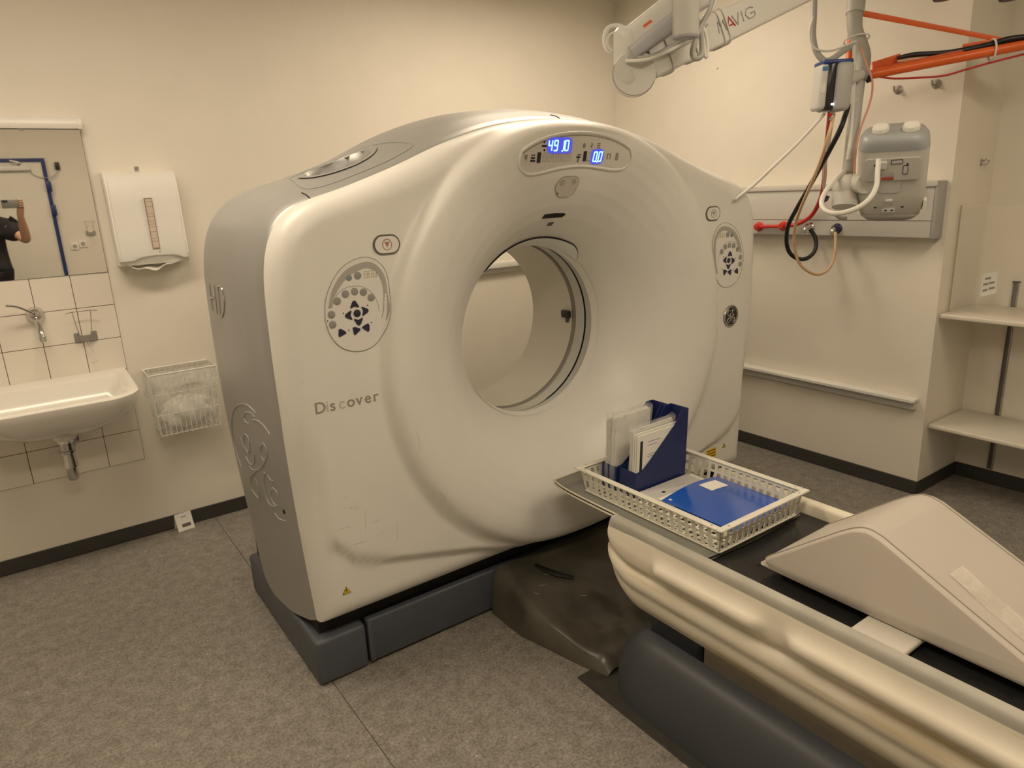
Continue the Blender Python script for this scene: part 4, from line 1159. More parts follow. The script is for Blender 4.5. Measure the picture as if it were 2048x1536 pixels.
# magazine files: low open end to the left, tall back to the right
def mag_file(y0, y1, x0, x1, label, lean):
    t = thing('magazine_file', ((x0+x1)/2, (y0+y1)/2, FZ), label, 'file box', 'blue magazine files in the crate')
    th = .0025; H, hl = .262, .086
    sx_ = lambda x, z: x+lean*(z-FZ)
    prof_ = [(x0, FZ), (x1, FZ), (x1, FZ+H), (x1-.035, FZ+H), (x1-.065, FZ+H-.045), (x0+.07, FZ+hl+.035), (x0+.03, FZ+hl+.004), (x0, FZ+hl)]
    for ya, yb in ((y0, y0+th), (y1-th, y1)):
        P_('side_panel', G().prism(prof_, lambda a, b, d: np.array([sx_(a, b), d, b]), ya, yb), BLUE, t, 0)
    P_('back_panel', G().prism([(y0+th, FZ), (y1-th, FZ), (y1-th, FZ+H), (y0+th, FZ+H)], lambda a, b, d: np.array([sx_(x1-d, b), a, b]), 0, th), BLUE, t, 0)
    P_('front_panel', G().prism([(y0+th, FZ), (y1-th, FZ), (y1-th, FZ+hl), (y0+th, FZ+hl)], lambda a, b, d: np.array([sx_(x0+d, b), a, b]), 0, th), BLUE, t, 0)
    P_('bottom_panel', G().box(x0+th, x1-th, y0+th, y1-th, FZ, FZ+th), BLUE, t, 0)
mag_file(1.560, 1.640, 1.570, 1.815, 'dark blue magazine file nearer the camera, holding white booklets', .05)
mag_file(1.645, 1.716, 1.560, 1.800, 'dark blue magazine file nearer the scanner, holding bagged papers', .05)
def sheet(name, label, cat, y, x0, x1, z0, z1, m_, th, lean=.05, tilt=0.0, group=None):
    g = G().prism([(x0, z0), (x1, z0), (x1, z1), (x0, z1)], lambda a, b, d: np.array([a+lean*(b-FZ), y+d+tilt*(b-FZ), b]), 0, th)
    return T_(name, g, m_, label, cat, group, 0)
# booklets in the near file
def booklet(y, x0, x1, z1, label, strip=False):
    t = thing('booklet', ((x0+x1)/2, y, FZ+.003), label, 'booklet', 'white booklets in the near file')
    f_ = lambda a, b, d: np.array([a+.05*(b-FZ), y+d, b])
    P_('cover', G().prism([(x0, FZ+.003), (x1, FZ+.003), (x1, z1), (x0, z1)], f_, 0, .004), PAPER, t, 0)
    if strip:
        P_('spine_strip', G().prism([(x0+.010, FZ+.02), (x0+.022, FZ+.02), (x0+.022, z1-.02), (x0+.010, z1-.02)], f_, -.0006, -.0001), INK, t, 0)
        g = G()
        for k, (w_, z_) in enumerate(((.06, .03), (.045, .042), (.05, .075), (.035, .083))):
            g.prism([(x0+.045, z1-z_), (x0+.045+w_, z1-z_), (x0+.045+w_, z1-z_+.002), (x0+.045, z1-z_+.002)], f_, -.0006, -.0001)
        P_('print', g, INKG, t, 0)
booklet(1.5645, 1.578, 1.795, .792, 'white booklet with a black spine strip at the front of the near file', True)
booklet(1.571, 1.575, 1.795, .800, 'plain white booklet second from the front of the near file')
booklet(1.578, 1.573, 1.795, .795, 'plain white booklet third from the front of the near file')
def pouch(y0, y1, x0, x1, z1, label, nsheets):
    t = thing('document_pouch', ((x0+x1)/2, (y0+y1)/2, FZ+.003), label, 'pouch')
    g = G()
    for k in range(nsheets):
        y = y0+.004+(y1-y0-.008)*k/max(1, nsheets-1); z_ = z1-.012-.006*random.random()
        g.prism([(x0+.006+.006*random.random(), FZ+.004), (x1-.01, FZ+.004), (x1-.01, z_), (x0+.006, z_-.004)], lambda a, b, d: np.array([a+.05*(b-FZ), y+d, b]), 0, .0022)
    P_('papers', g, PAPER, t, 0)
    def wr_(u, v):
        a = 2*math.pi*u; ca, sa = math.cos(a), math.sin(a); e = .3
        x = (x0+x1)/2+(x1-x0)/2*math.copysign(abs(ca)**e, ca); y = (y0+y1)/2+(y1-y0)/2*math.copysign(abs(sa)**e, sa)
        z = FZ+.004+(z1-FZ-.004)*v
        return np.array([x+.05*(z-FZ)+.002*math.sin(9*v+3*a), y+.0010*math.sin(7*v+5*a), z+(.006*math.sin(3*a) if v > .9 else 0)])
    P_('clear_sleeve', G().grid(48, 24, wr_, True), FILM2, t, 60)
pouch(1.588, 1.606, 1.574, 1.785, .820, 'clear document pouch behind the white booklets in the near file', 3)
pouch(1.650, 1.678, 1.556, 1.735, .855, 'thick clear pouch of papers in the file nearer the scanner', 6)
pouch(1.682, 1.708, 1.560, 1.745, .846, 'clear pouch of papers at the back of the far file', 5)
# brochures and folder on the crate floor
T_('paper_stack', G().rbox(1.578, 1.842, 1.168, 1.553, FZ, FB-.0006, .001, 1), PAPER, 'stack of white paper lying under the brochure and blue folder', 'paper')
bt_ = thing('brochure', (1.69, 1.50, FB), 'grey brochure lying on the crate floor beside the files', 'brochure')
P_('cover', G().rbox(1.578, 1.815, 1.43, 1.552, FB, FB+.007, .0015, 1), PAPERG, bt_)
fB = lambda a, b, d: np.array([1.640+a, 1.498+b, FB+.0071+d])
P_('logo_dot', G().prism(ell(.008, .006, 14), fB, 0, .0004), INK, bt_, 0)
P_('printed_line', G().box(1.655, 1.690, 1.478, 1.4795, FB+.0071, FB+.0076), INKG, bt_, 0)
P_('printed_line', G().box(1.70, 1.75, 1.50, 1.5015, FB+.0071, FB+.0076), INKG, bt_, 0)
T_('white_sheet', G().rbox(1.580, 1.830, 1.395, 1.470, FB+.0085, FB+.0105, .0005, 1), PAPER, 'white sheet peeking out under the blue folder', 'paper')
ft = thing('blue_folder', (1.715, 1.33, FB+.007), 'glossy bright blue folder with a white label in the crate', 'folder')
def bow(x, y): return FB+.012+.016*math.sin(math.pi*(x-1.575)/.30)*(.35+.65*(y-1.185)/.28)
g = G().grid(26, 18, lambda u, v: np.array([1.578+.283*u, 1.163+.287*v+.006*u, bow(1.578+.283*u, 1.165+.287*v)]))
g.merge(G().grid(26, 18, lambda u, v: np.array([1.578+.283*u, 1.163+.287*v+.006*u, bow(1.578+.283*u, 1.165+.287*v)-.004])))
P_('cover', g, BLUEF, ft, 60)
P_('label', G().grid(12, 6, lambda u, v: np.array([1.735+.085*u, 1.375+.055*v, bow(1.735+.085*u, 1.375+.055*v)+.0008])), PAPER, ft, 60)
P_('logo_dot', G().grid(2, 2, lambda u, v: np.array([1.592+.012*u, 1.425+.010*v, bow(1.595, 1.43)+.0012])).merge(G()), PAPER, ft, 60)
P_('pages', G().rbox(1.582, 1.856, 1.172, 1.425, FB+.0012, FB+.0078, .001, 1), PAPER, ft)
# ------------------------------------------------------------------ ceiling support arm over the table
UP = np.array([0, 0, 1.0])
mt_ = thing('ceiling_support_arm', at(1268, 148, 2.0), 'white jointed ceiling arm with lettering hanging in front of the corner', 'arm')
J = at(1268, 148, 2.0)
def beam(p0, p1, h0, h1, w_, rnd=.012):
    p0 = A3(p0); p1 = A3(p1); a = unit(p1-p0); nrm = unit(-ray(1400, 80) - a*np.dot(-ray(1400, 80), a)); up = np.cross(nrm, a)
    if up[2] < 0: up = -up
    g = G(); vs = []; poly = rrect(1, 1, .25, 4)
    for p, h in ((p0, h0), (p1, h1)):
        for (b, c_) in rrect(w_, h, rnd, 4): vs.append(p+nrm*b+up*c_)
    n_ = len(vs)//2; fs = [tuple(range(n_))[::-1], tuple(range(n_, 2*n_))]+[(i, (i+1) % n_, n_+(i+1) % n_, n_+i) for i in range(n_)]
    return g.add(vs, fs), a, up, nrm
E0, E1 = at(1290, 128, 2.02), at(1650, -45, 2.5)
gb, a_, up_, nr_ = beam(E0, E1, .098, .098, .06)
low = P_('lower_arm', gb, ARMW, mt_, 40)
P_('elbow_joint', G().lathe(J+unit(ray(1268, 148))*.05, -unit(ray(1268, 148)), [(.060, 0), (.062, .006), (.062, .064), (.060, .068), (0, .068)], 40), ARMW, mt_, 30)
P_('elbow_seam', G().tube([J-unit(ray(1268, 148))*.0175+(CR*math.cos(t_)+CU*math.sin(t_))*.0605 for t_ in [2*math.pi*i/40 for i in range(41)]], .0014, 5, smooth=False), INKG, mt_)
c0 = at(1257, 172, 2.03); c1 = at(1253, 62, 2.03); c1 = np.array([c0[0], c0[1], c1[2]])
P_('pivot_column', G().tube([c0, c0+[0, 0, .012], c1-[0, 0, .01], c1], [.036, .042, .042, .034], 24, smooth=False), ARMW, mt_)
P_('pivot_ring', G().cyl(c0+(c1-c0)*.36, c0+(c1-c0)*.375, .0428, None, 24), INKG, mt_)
U0, U1 = at(1252, 92, 2.0), at(1400, -18, 1.93)
gb, a2, up2, nr2 = beam(U0, U1, .080, .092, .07)
upb = P_('upper_arm', gb, ARMW, mt_, 40)
gb, *_ = beam(at(1262, 108, 1.985), at(1352, 40, 1.945), .040, .050, .076); P_('arm_underside_cover', gb, mat('arm_grey', (.42, .42, .43), .4), upb)
fS = frame(at(1283, 44, 1.945), a2, up2)
P_('orange_sticker', G().prism(rrect(.026, .007, .001, 1), frame(U0+a2*.075+up2*.012+nr2*.0352, a2, up2), 0, .0006), ORANGE, upb, 0)
P_('white_sticker', G().prism(rrect(.022, .016, .001, 1), frame(U0+a2*.072-up2*.006+nr2*.0352, a2, up2), 0, .0006), PAPER, upb, 0)
pb = at(1371, 72, 1.90); ptop = np.array([pb[0], pb[1], CEIL])
P_('ceiling_post', G().tube([pb, pb+[0, 0, .004], ptop], [.034, .035, .035], 28, smooth=False), mat('post_grey_white', (.56, .545, .50), .4), mt_)
P_('post_cap', G().cyl(pb-[0, 0, .006], pb, .033, .0345, 28), mat('cap_bluegrey', (.36, .36, .39), .4), mt_)
# lettering on the lower arm
s0 = np.dot(at(1437, 62, 2.22)-E0, a_)
# scale so that the word spans the photo's length on this face
fL = frame(E0+nr_*.0304, a_, up_ if np.dot(np.cross(a_, up_), nr_) > 0 else up_)
sgn = 1 if np.dot(np.cross(a_, up_), nr_) > 0 else -1
def arm_s(px0, py0):       # position along the arm face under a photo point
    v = ray(px0, py0); n_ = nr_; o = E0+nr_*.0304; t_ = np.dot(o-CO, n_)/np.dot(v, n_); p = CO+t_*v; return np.dot(p-o, a_), np.dot(p-o, up_)
sA, hA = arm_s(1438, 64); sB, hB = arm_s(1511, 28)
W_ = (sB-sA); h_ = .032; base_h = min(hA, hB)-.004
def LP(a, b): return E0+nr_*.0309+a_*(sA+W_*a)+up_*(-.014+h_*b)
letters = {'M': [[(0, 0), (.03, 1), (.09, .45), (.16, 1), (.19, 0)]], 'A': [[(.22, 0), (.32, 1), (.42, 0)], [(.27, .25), (.37, .25)]], 'V': [[(.40, 1), (.49, 0), (.58, 1)]], 'I': [[(.66, 0), (.66, 1)]], 'G': [[(.98, .85), (.90, 1), (.80, .95), (.74, .5), (.80, .05), (.92, 0), (.99, .15), (.99, .45), (.88, .45)]]}
for ch, sts in letters.items():
    g = G()
    for st in sts: g.tube([LP(a, b) for a, b in st], .0024, 5, smooth=False)
    P_('letter', g, mat('letter_red', (.45, .05, .03), .5) if ch == 'A' else MGREY, low, 0)
# cable ties and cables on the arm
for k in (.075, .175+.02, (sA+W_*.08), (sA+W_*.22)):
    cpt = E0+a_*k
    ring = [cpt+nr_*.034*x+up_*.053*y for x, y in [(math.copysign(abs(math.cos(q_))**.4, math.cos(q_)), math.copysign(abs(math.sin(q_))**.4, math.sin(q_))) for q_ in [2*math.pi*i/24 for i in range(25)]]]
    P_('cable_tie', G().tube(ring, .0028, 5, smooth=False), CABLEW, low)
def cable(name, pts, r, m_, label, group=None, seg=8, cat='cable'):
    return T_(name, G().tube([at(*p) for p in pts], r, seg), m_, label, cat, group, 60)
cable('arm_cable', [(1253, 122, 1.97), (1275, 122, 1.95), (1300, 118, 1.95), (1330, 105, 1.97), (1365, 88, 2.03), (1400, 68, 2.1), (1450, 33, 2.2), (1490, 5, 2.28), (1540, -30, 2.35)], .0058, CABLEW, 'white cable running along the top of the lettered ceiling arm')
cable('arm_cable', [(1256, 116, 1.965), (1290, 114, 1.955), (1315, 107, 1.96), (1345, 90, 2.0), (1390, 66, 2.07), (1425, 42, 2.15), (1455, 25, 2.21), (1500, -8, 2.28)], .0050, CABLEG, 'grey cable strapped beside the white cable on the ceiling arm')
cable('loop_cable', [(1256, 62, 2.06), (1235, 52, 2.07), (1215, 58, 2.07), (1209, 80, 2.06), (1214, 100, 2.05), (1227, 108, 2.05)], .0072, CABLEW, 'thick white cable loop at the left end of the ceiling arm')
cable('loop_cable', [(1252, 74, 2.04), (1232, 66, 2.05), (1218, 72, 2.05), (1215, 90, 2.04), (1226, 104, 2.04)], .0045, CABLEW, 'thin white cable loop inside the thicker one at the arm end')
cable('arm_loop', [(1428, -20, 2.0), (1418, 20, 2.0), (1405, 45, 1.99), (1392, 75, 1.98), (1385, 105, 1.97), (1390, 117, 1.97), (1402, 112, 1.97), (1404, 90, 1.98), (1400, 55, 1.99), (1390, 25, 2.0), (1396, -20, 2.0)], .0078, CABLEG, 'grey cable loop hanging behind the ceiling post')
cable('arm_loop', [(1436, -20, 2.02), (1428, 10, 2.01), (1412, 38, 2.0), (1404, 60, 1.99), (1408, 90, 1.98), (1411, 114, 1.98), (1415, 105, 1.98), (1413, 75, 1.99), (1402, 45, 2.0)], .0048, CABLEW, 'thin white cable loop hanging beside the grey loop')
T_('black_plug', G().rbox(-.012, .012, -.010, .010, -.008, .008, .003, 2).xf(lambda x, y, z: at(1484, 6, 2.24)+a_*x+up_*z+nr_*y), BLACK, 'small black cable plug on top of the lettered arm', 'plug')

# ------------------------------------------------------------------ hanging pole with injector and wall jib
DP = 2.95
pt = thing('hanging_pole', at(1700, 340, DP), 'grey conduit pole hanging from the ceiling left of the injector', 'pole')
ptop = at(1714, -5, DP); ptop = np.array([ptop[0], ptop[1], CEIL])
P_('upper_sleeve', G().tube([ptop, at(1714, -10, DP), at(1710, 28, DP)], .036, 18, smooth=False), mat('sleeve_grey', (.46, .45, .42), .5), pt)
P_('curved_conduit', G().tube([at(1709, 25, DP), at(1710, 60, DP), at(1719, 85, DP), at(1727, 112, DP), at(1726, 150, DP)], [.031, .030, .030, .029, .024], 16), mat('conduit_grey', (.40, .385, .345), .5), pt)
P_('lower_tube', G().tube([at(1722, 140, DP), at(1714, 190, DP), at(1706, 260, DP), at(1696, 345, DP)], [.023, .026, .025, .024], 16), mat('conduit_light', (.46, .45, .415), .5), pt)
P_('clamp', G().cyl(at(1698, 152, DP-.02), at(1736, 150, DP-.02), .022, .022, 14), MGREY, pt)
P_('clamp_knob', G().cyl(at(1735, 158, DP-.03), at(1741, 157, DP-.03), .016, .014, 14), BLACK, pt)
for a, b in (((1690, 82), (1736, 76)), ((1700, 204), (1722, 203)), ((1690, 334), (1710, 332))):
    m0 = (A3(at(*a, DP))+A3(at(*b, DP)))/2; r_ = np.linalg.norm(at(*a, DP)-at(*b, DP))/2
    P_('cable_tie', G().tube([m0+CR*r_*math.cos(q_)+unit(CF)*r_*math.sin(q_)+UP*.004*math.cos(q_) for q_ in [2*math.pi*i/20 for i in range(21)]], .003, 5, smooth=False), CABLEW, pt)
cable('pole_cable', [(1629, -25, 2.92), (1628, 30, 2.92), (1626, 70, 2.92), (1632, 102, 2.92), (1648, 121, 2.92), (1664, 118, 2.92), (1685, 103, 2.92), (1708, 90, 2.91)], .0125, CABLEG, 'thick grey cable swooping from the ceiling to the hanging pole', seg=10)
cable('pole_cable', [(1626, 34, 2.90), (1620, 62, 2.90), (1622, 85, 2.90), (1634, 99, 2.90), (1660, 102, 2.90), (1690, 92, 2.90), (1712, 82, 2.90)], .0045, CABLEW, 'thin white cable swooping beside the thick grey cable')
cable('pole_cable', [(1709, 92, 2.90), (1708, 130, 2.90), (1707, 180, 2.90), (1703, 250, 2.90), (1697, 320, 2.90)], .0085, CABLEW, 'white cable running straight down the hanging pole')
cable('pole_cable', [(1722, 95, 2.89), (1732, 125, 2.89), (1745, 165, 2.89), (1740, 205, 2.89), (1722, 255, 2.90), (1712, 300, 2.9), (1709, 350, 2.9), (1714, 410, 2.9)], .0042, HOSEP, 'thin pink tube curling down between pole and injector')

# monitor box on the pole: rounded shells with a dark slot between
md = 2.86
mb_ = thing('monitor_box', at(1665, 222, md), 'small grey and black device box with blue top on the pole', 'device')
cM = at(1662, 175, md); xr = unit(np.array([CR[0], CR[1], 0])); yn = np.cross(UP, xr)
tiltU = unit(UP+xr*.04)
fBx = lambda x, y, z: cM+xr*x+yn*y+tiltU*z
def box_in(x0, x1, y0, y1, z0, z1, r, seg=3): return G().rbox(x0, x1, y0, y1, z0, z1, r, seg).xf(fBx)
P_('left_shell', box_in(-.064, -.030, -.05, .05, -.088, .088, .022), LGREY, mb_)
P_('dark_core', box_in(-.038, .000, -.054, .05, -.092, .094, .014), mat('device_black', (.02, .02, .028), .2), mb_)
P_('right_shell', box_in(-.008, .064, -.062, .05, -.095, .090, .020), mat('device_grey', (.42, .42, .40), .4), mb_)
P_('top_cap', box_in(-.060, .060, -.052, .05, .082, .100, .008), mat('device_blue', (.02, .05, .22), .3), mb_)
P_('blue_label', box_in(-.062, -.040, -.0515, -.049, .058, .074, .0006, 1), mat('label_blue', (.05, .20, .36), .5), mb_)
P_('paper_label', box_in(-.060, -.044, -.0515, -.049, -.025, .012, .0006, 1), PAPER, mb_)
P_('status_light', box_in(-.016, -.006, -.0565, -.052, -.072, -.066, .001, 1), mat('status_led', (.7, .7, 1), .3, emit=(.7, .72, 1.0), estr=4.0), mb_)
P_('mount_arm', G().cyl(fBx(.05, .0, .025), at(1720, 150, DP-.02), .022, .024, 14), LGREY, mb_)
P_('cable_gland', G().lathe(fBx(.005, -.02, -.094), -tiltU, [(.012, 0), (.011, .012), (.007, .018), (.006, .034), (0, .034)], 12), MGREY, mb_)

# injector head
hd = 2.80
hc = at(1784, 347, hd)
tow = unit(np.array([-hc[0], -hc[1], 0])); hx = unit(np.cross(tow, UP))*-1
hx = unit(np.array([CR[0], CR[1], 0])-tow*np.dot(np.array([CR[0], CR[1], 0]), tow))
hup = unit(UP+tow*.36); hn = unit(tow-UP*.36); hup = unit(UP*1.0+tow*.46+hx*-.03); hn = unit(np.cross(hx, hup)); 
if np.dot(hn, tow) < 0: hn = -hn
ih = thing('contrast_injector', at(1784, 445, hd), 'grey contrast injector head with two white knobs on top', 'injector')
fI = lambda x, y, z: hc+hx*x+hup*z+hn*y
def inj(u, v, w0, h, d_, bulge=.0): pass
def loft_rr(stations, seg=5):
    # stations: (z, half width, half depth, corner) stacked along the head's own up axis
    g = G(); vs = []
    for z, hw, hdp, r_ in stations:
        vs += [fI(a, b, z) for a, b in rrect(2*hw, 2*hdp, r_, seg)]
    n_ = len(rrect(1, 1, .2, seg)); fs = []
    for i in range(len(stations)-1):
        for j in range(n_):
            k = (j+1) % n_; fs.append((i*n_+j, i*n_+k, (i+1)*n_+k, (i+1)*n_+j))
    fs.append(tuple(range(n_))[::-1]); fs.append(tuple((len(stations)-1)*n_+j for j in range(n_)))
    return g.add(vs, fs)
hb = P_('head_body', loft_rr([(-.150, .108, .055, .035), (-.140, .115, .060, .035), (-.06, .121, .066, .035), (.06, .123, .068, .04), (.120, .123, .070, .045)]), mat('injector_grey', (.56, .545, .50), .42), ih, 50)
P_('foot_bumper', loft_rr([(-.188, .070, .040, .03), (-.178, .092, .052, .035), (-.160, .108, .060, .037), (-.150, .1085, .0555, .035)]), mat('bumper_grey', (.33, .315, .275), .5), ih, 50)
P_('top_cap', loft_rr([(.120, .1235, .0705, .045), (.150, .119, .075, .05), (.172, .104, .072, .05), (.180, .085, .060, .045)]), mat('cap_blue_grey', (.36, .38, .385), .35), ih, 50)
for s in (-1, 1):
    kc = fI(s*.052+.004, .018, .178)
    P_('knob', G().lathe(kc, hup, [(.026, 0), (.031, .006), (.031, .020), (.027, .027), (0, .029)], 8), WHITE2, ih, 25)
pl_ = P_('back_plate', G().prism(rrect(.19, .088, .012, 4, 0, .052), lambda a, b, d: fI(a, .068+d, b), 0, .010), mat('plate_grey', (.52, .505, .46), .42), ih, 30)
def deco(name, poly, m_, d0=.0785, d1=.0805, par=pl_): return P_(name, G().prism(poly, lambda a, b, d: fI(a, d, b), d0, d1), m_, par, 0)
deco('label', rrect(.040, .017, .001, 1, .016, .083), INK); deco('label_face', rrect(.036, .013, .001, 1, .016, .083), PAPERG, .0806, .081)
deco('label', rrect(.018, .034, .001, 1, .046, .050), INK); deco('label_face', rrect(.014, .030, .001, 1, .046, .050), PAPERG, .0806, .081)
deco('red_sticker', rrect(.044, .010, .003, 2, -.014, .016), mat('sticker_red', (.42, .07, .03), .5))
deco('connector_slot', rrect(.046, .014, .002, 2, -.014, .034), MGREY)
for a in (-.060, .052): deco('screw_hole', ell(.004, .004, 8, a, .072), INK)
P_('plug', G().prism(rrect(.036, .024, .004, 2, -.036, .077), lambda a, b, d: fI(a, .078+d, b), 0, .02), LGREY, ih)
P_('centre_relief', G().prism(rrect(.075, .062, .012, 4, -.004, -.018), lambda a, b, d: fI(a, .064+d, b), 0, .006), mat('relief_grey', (.54, .525, .48), .42), ih, 30)
P_('latch', G().prism(rrect(.026, .006, .001, 1, -.004, -.083), lambda a, b, d: fI(a, .064+d, b), 0, .006), WHITE2, ih, 0)
P_('latch_body', G().prism(rrect(.016, .014, .002, 2, -.004, -.094), lambda a, b, d: fI(a, .062+d, b), 0, .006), MGREY, ih, 0)
so = P_('socket_plate', G().prism(rrect(.046, .016, .003, 2, -.004, -.128), lambda a, b, d: fI(a, .059+d, b), 0, .005), LGREY, ih, 0)
for a in (-.014, .008): P_('socket_hole', G().prism(ell(.0045, .004, 10, a, -.128), lambda x, y, d: fI(x, .0642+d, y), 0, .0004), INK, so, 0)
for a in (-.052, .044): P_('screw_hole', G().prism(ell(.006, .005, 10, a, -.114), lambda x, y, d: fI(x, .0615+d, y), 0, .0006), INK, ih, 0)
g = G()
for a in (-.042, .045): g.lathe(fI(a, .0, -.180), -hup, [(.008, 0), (.006, .012), (.003, .013), (.003, .024), (0, .024)], 10)
P_('foot_pin', g, MGREY, ih)
P_('side_handle', G().prism(rrect(.012, .042, .004, 2, .122, -.118), lambda a, b, d: fI(a, .02+d, b), 0, .03), WHITE2, ih)
# swivel arm from pole to head
P_('swivel_elbow', G().tube([at(1690, 412, DP-.05), at(1690, 385, DP-.05), at(1692, 372, DP-.06), at(1710, 368, DP-.07), at(1730, 368, hd+.01)], [.048, .048, .046, .040, .038], 18), mat('swivel_grey', (.60, .585, .53), .4), ih, 60)
P_('swivel_seal', G().cyl(at(1713, 368, DP-.075), at(1718, 368, DP-.08), .0415, .0415, 20), BLACK, ih)
P_('swivel_collar', G().cyl(at(1690, 403, DP-.05), at(1689, 414, DP-.05), .051, .049, 20), LGREY, ih)
P_('clamp_wing', G().prism([(-.012, -.014), (.006, -.006), (.014, .012), (.002, .016), (-.014, .006)], lambda a, b, d: at(1651, 399, DP-.04)+xr*a+UP*b+yn*d, -.008, .008), mat('wing_purple_black', (.03, .02, .05), .4), ih)
cable('injector_cable', [(1757, 320, 2.66), (1755, 345, 2.64), (1752, 375, 2.63), (1735, 402, 2.63), (1705, 420, 2.65), (1670, 427, 2.68), (1649, 420, 2.72), (1643, 405, 2.76), (1650, 385, 2.80), (1670, 360, 2.86), (1690, 342, 2.9)], .0095, CABLEW, 'thick white cable looping from the back of the injector', seg=10)

# orange wall jib
oj = thing('orange_wall_jib', at(1700, 150, 3.05), 'orange triangular wall bracket arm carrying cables at upper right', 'bracket')
oa, ob = at(1738, 150, 2.98), at(2090, 82, 2.80)
P_('lower_tube', G().tube([oa, ob], [.019, .019], 14, smooth=False), ORANGE, oj)
gb, *_ = beam(at(1745, 134, 3.0), at(1800, 118, 2.985), .040, .044, .014, .004); P_('gusset', gb, ORANGE, oj)
gb, *_ = beam(at(1925, 95, 2.93), at(2010, 82, 2.88), .026, .03, .014, .004); P_('gusset', gb, ORANGE, oj)
gb, *_ = beam(at(1745, 142, 3.0), at(2090, 70, 2.83), .022, .022, .012, .004); P_('upper_flange', gb, mat('orange_dark', (.62, .10, .02), .4), oj)
gb, *_ = beam(at(1722, 26, 3.06), at(2010, 81, 2.90), .024, .018, .008, .003); P_('tie_bar', gb, ORANGE, oj)
pz = at(1697, 150, 3.06); 
P_('post', G().tube([at(1697, 148, 3.06), at(1702, 68, 3.06), at(1722, 15, 3.07)], .014, 10, smooth=False), ORANGE, oj)
P_('collar', G().cyl(at(1735, 152, 2.98), at(1742, 150, 2.975), .022, .022, 14), HOSEC, oj)
q0 = at(1984, 100, 2.86)
P_('cable_tie', G().tube([q0+CU*.042*math.sin(q_)+unit(CF)*.035*math.cos(q_)+CR*.006*math.cos(q_) for q_ in [2*math.pi*i/24 for i in range(25)]], .004, 6, smooth=False), CABLEW, oj)
cable('jib_cable', [(1795, 116, 2.96), (1830, 109, 2.95), (1890, 106, 2.93), (1940, 98, 2.90), (1985, 88, 2.86), (2020, 78, 2.83), (2090, 70, 2.79)], [.008, .010, .011, .012, .012, .012, .012], HOSEB, 'thick black cable lying along the orange bracket arm', seg=10)
cable('jib_cable', [(1795, 122, 2.97), (1830, 118, 2.96), (1880, 112, 2.94), (1920, 106, 2.93), (1980, 97, 2.88), (2090, 80, 2.81)], .008, HOSEC, 'cream hose under the black cable on the orange arm')
cable('jib_cable', [(1755, 153, 2.97), (1790, 157, 2.96), (1845, 155, 2.95), (1890, 151, 2.93), (1935, 138, 2.91), (1990, 123, 2.88), (2090, 98, 2.83)], .0042, RED, 'thin red cable sagging below the orange bracket arm')

# ------------------------------------------------------------------ right wall: service rail, hoses, hooks, ledge
rt = thing('service_rail', (XW, 2.2, 1.29), 'long grey medical service rail with gas outlets on the right wall', 'rail')
ry0, ry1 = 1.575, 3.45
P_('rail_body', G().rbox(XW-.078, XW, ry0, ry1, 1.298, 1.530, .004, 2), mat('rail_grey_white', (.60, .585, .545), .42), rt)
P_('top_ledge', G().rbox(XW-.088, XW, ry0-.012, ry1, 1.528, 1.556, .004, 2), mat('rail_ledge', (.66, .64, .58), .42), rt)
P_('end_cap', G().rbox(XW-.082, XW, ry0-.018, ry0-.001, 1.294, 1.552, .004, 2), mat('rail_end', (.40, .39, .37), .42), rt)
P_('rail_groove', G().box(XW-.0788, XW-.077, ry0, ry1, 1.3745, 1.3775), mat('groove_brown', (.12, .10, .08), .7), rt, 0)
P_('clip_block', G().rbox(XW-.118, XW-.076, 1.640, 1.672, 1.478, 1.546, .004, 2).merge(G().rbox(XW-.100, XW-.076, 1.672, 1.70, 1.50, 1.53, .003, 1)), STEEL, rt)
def outlet(px0, py0, m_, nm):
    p = wr(px0, py0, .078); o = P_('gas_outlet', G().lathe(p, (-1, 0, 0), [(.026, 0), (.026, .006), (.020, .012), (.018, .030), (.013, .036), (0, .037)], 22), m_, rt); return p
o1 = outlet(1519, 453, REDP, 'a'); o2 = outlet(1568, 452, REDP, 'b'); o3 = outlet(1620, 454, CHROME, 'c'); o4 = outlet(1675, 457, mat('outlet_navy', (.025, .025, .06), .35), 'd')
P_('outlet_bar', G().cyl(o1+[-.022, 0, 0], o2+[-.022, 0, 0], .009, .009, 12), REDP, rt)
for o in (o3, o4): P_('outlet_hose_plug', G().tube([o+[-.03, 0, 0], o+[-.045, 0, -.01], o+[-.048, .002, -.03]], [.012, .011, .009], 10), CHROME, rt)
dW = float(np.dot(o2-CO, CF))-.06
def dep(p): return float(np.dot(A3(p)-CO, CF))
cable('red_hose', [(1572, 453, dep(o2)-.06), (1600, 446, 3.72), (1624, 430, 3.66), (1641, 397, 3.55), (1648, 360, 3.4), (1650, 320, 3.25), (1655, 275, 3.05), (1660, 228, 2.86)], .0105, RED, 'red gas hose from the rail outlet up to the device box', 'hoses', 10, 'hose')
d3 = dep(o3)-.08
cable('black_hose', [(1620, 458, d3), (1629, 472, d3), (1632, 490, d3), (1626, 507, d3), (1610, 518, d3), (1592, 516, d3), (1578, 503, d3-.02), (1573, 480, d3-.06), (1577, 450, d3-.14), (1592, 420, d3-.24), (1615, 380, d3-.38), (1640, 335, d3-.52), (1662, 295, d3-.65), (1682, 255, d3-.72), (1697, 210, 2.93)], .0105, HOSEB, 'black gas hose looping below the rail and up to the pole', 'hoses', 10, 'hose')
d4 = dep(o4)-.08
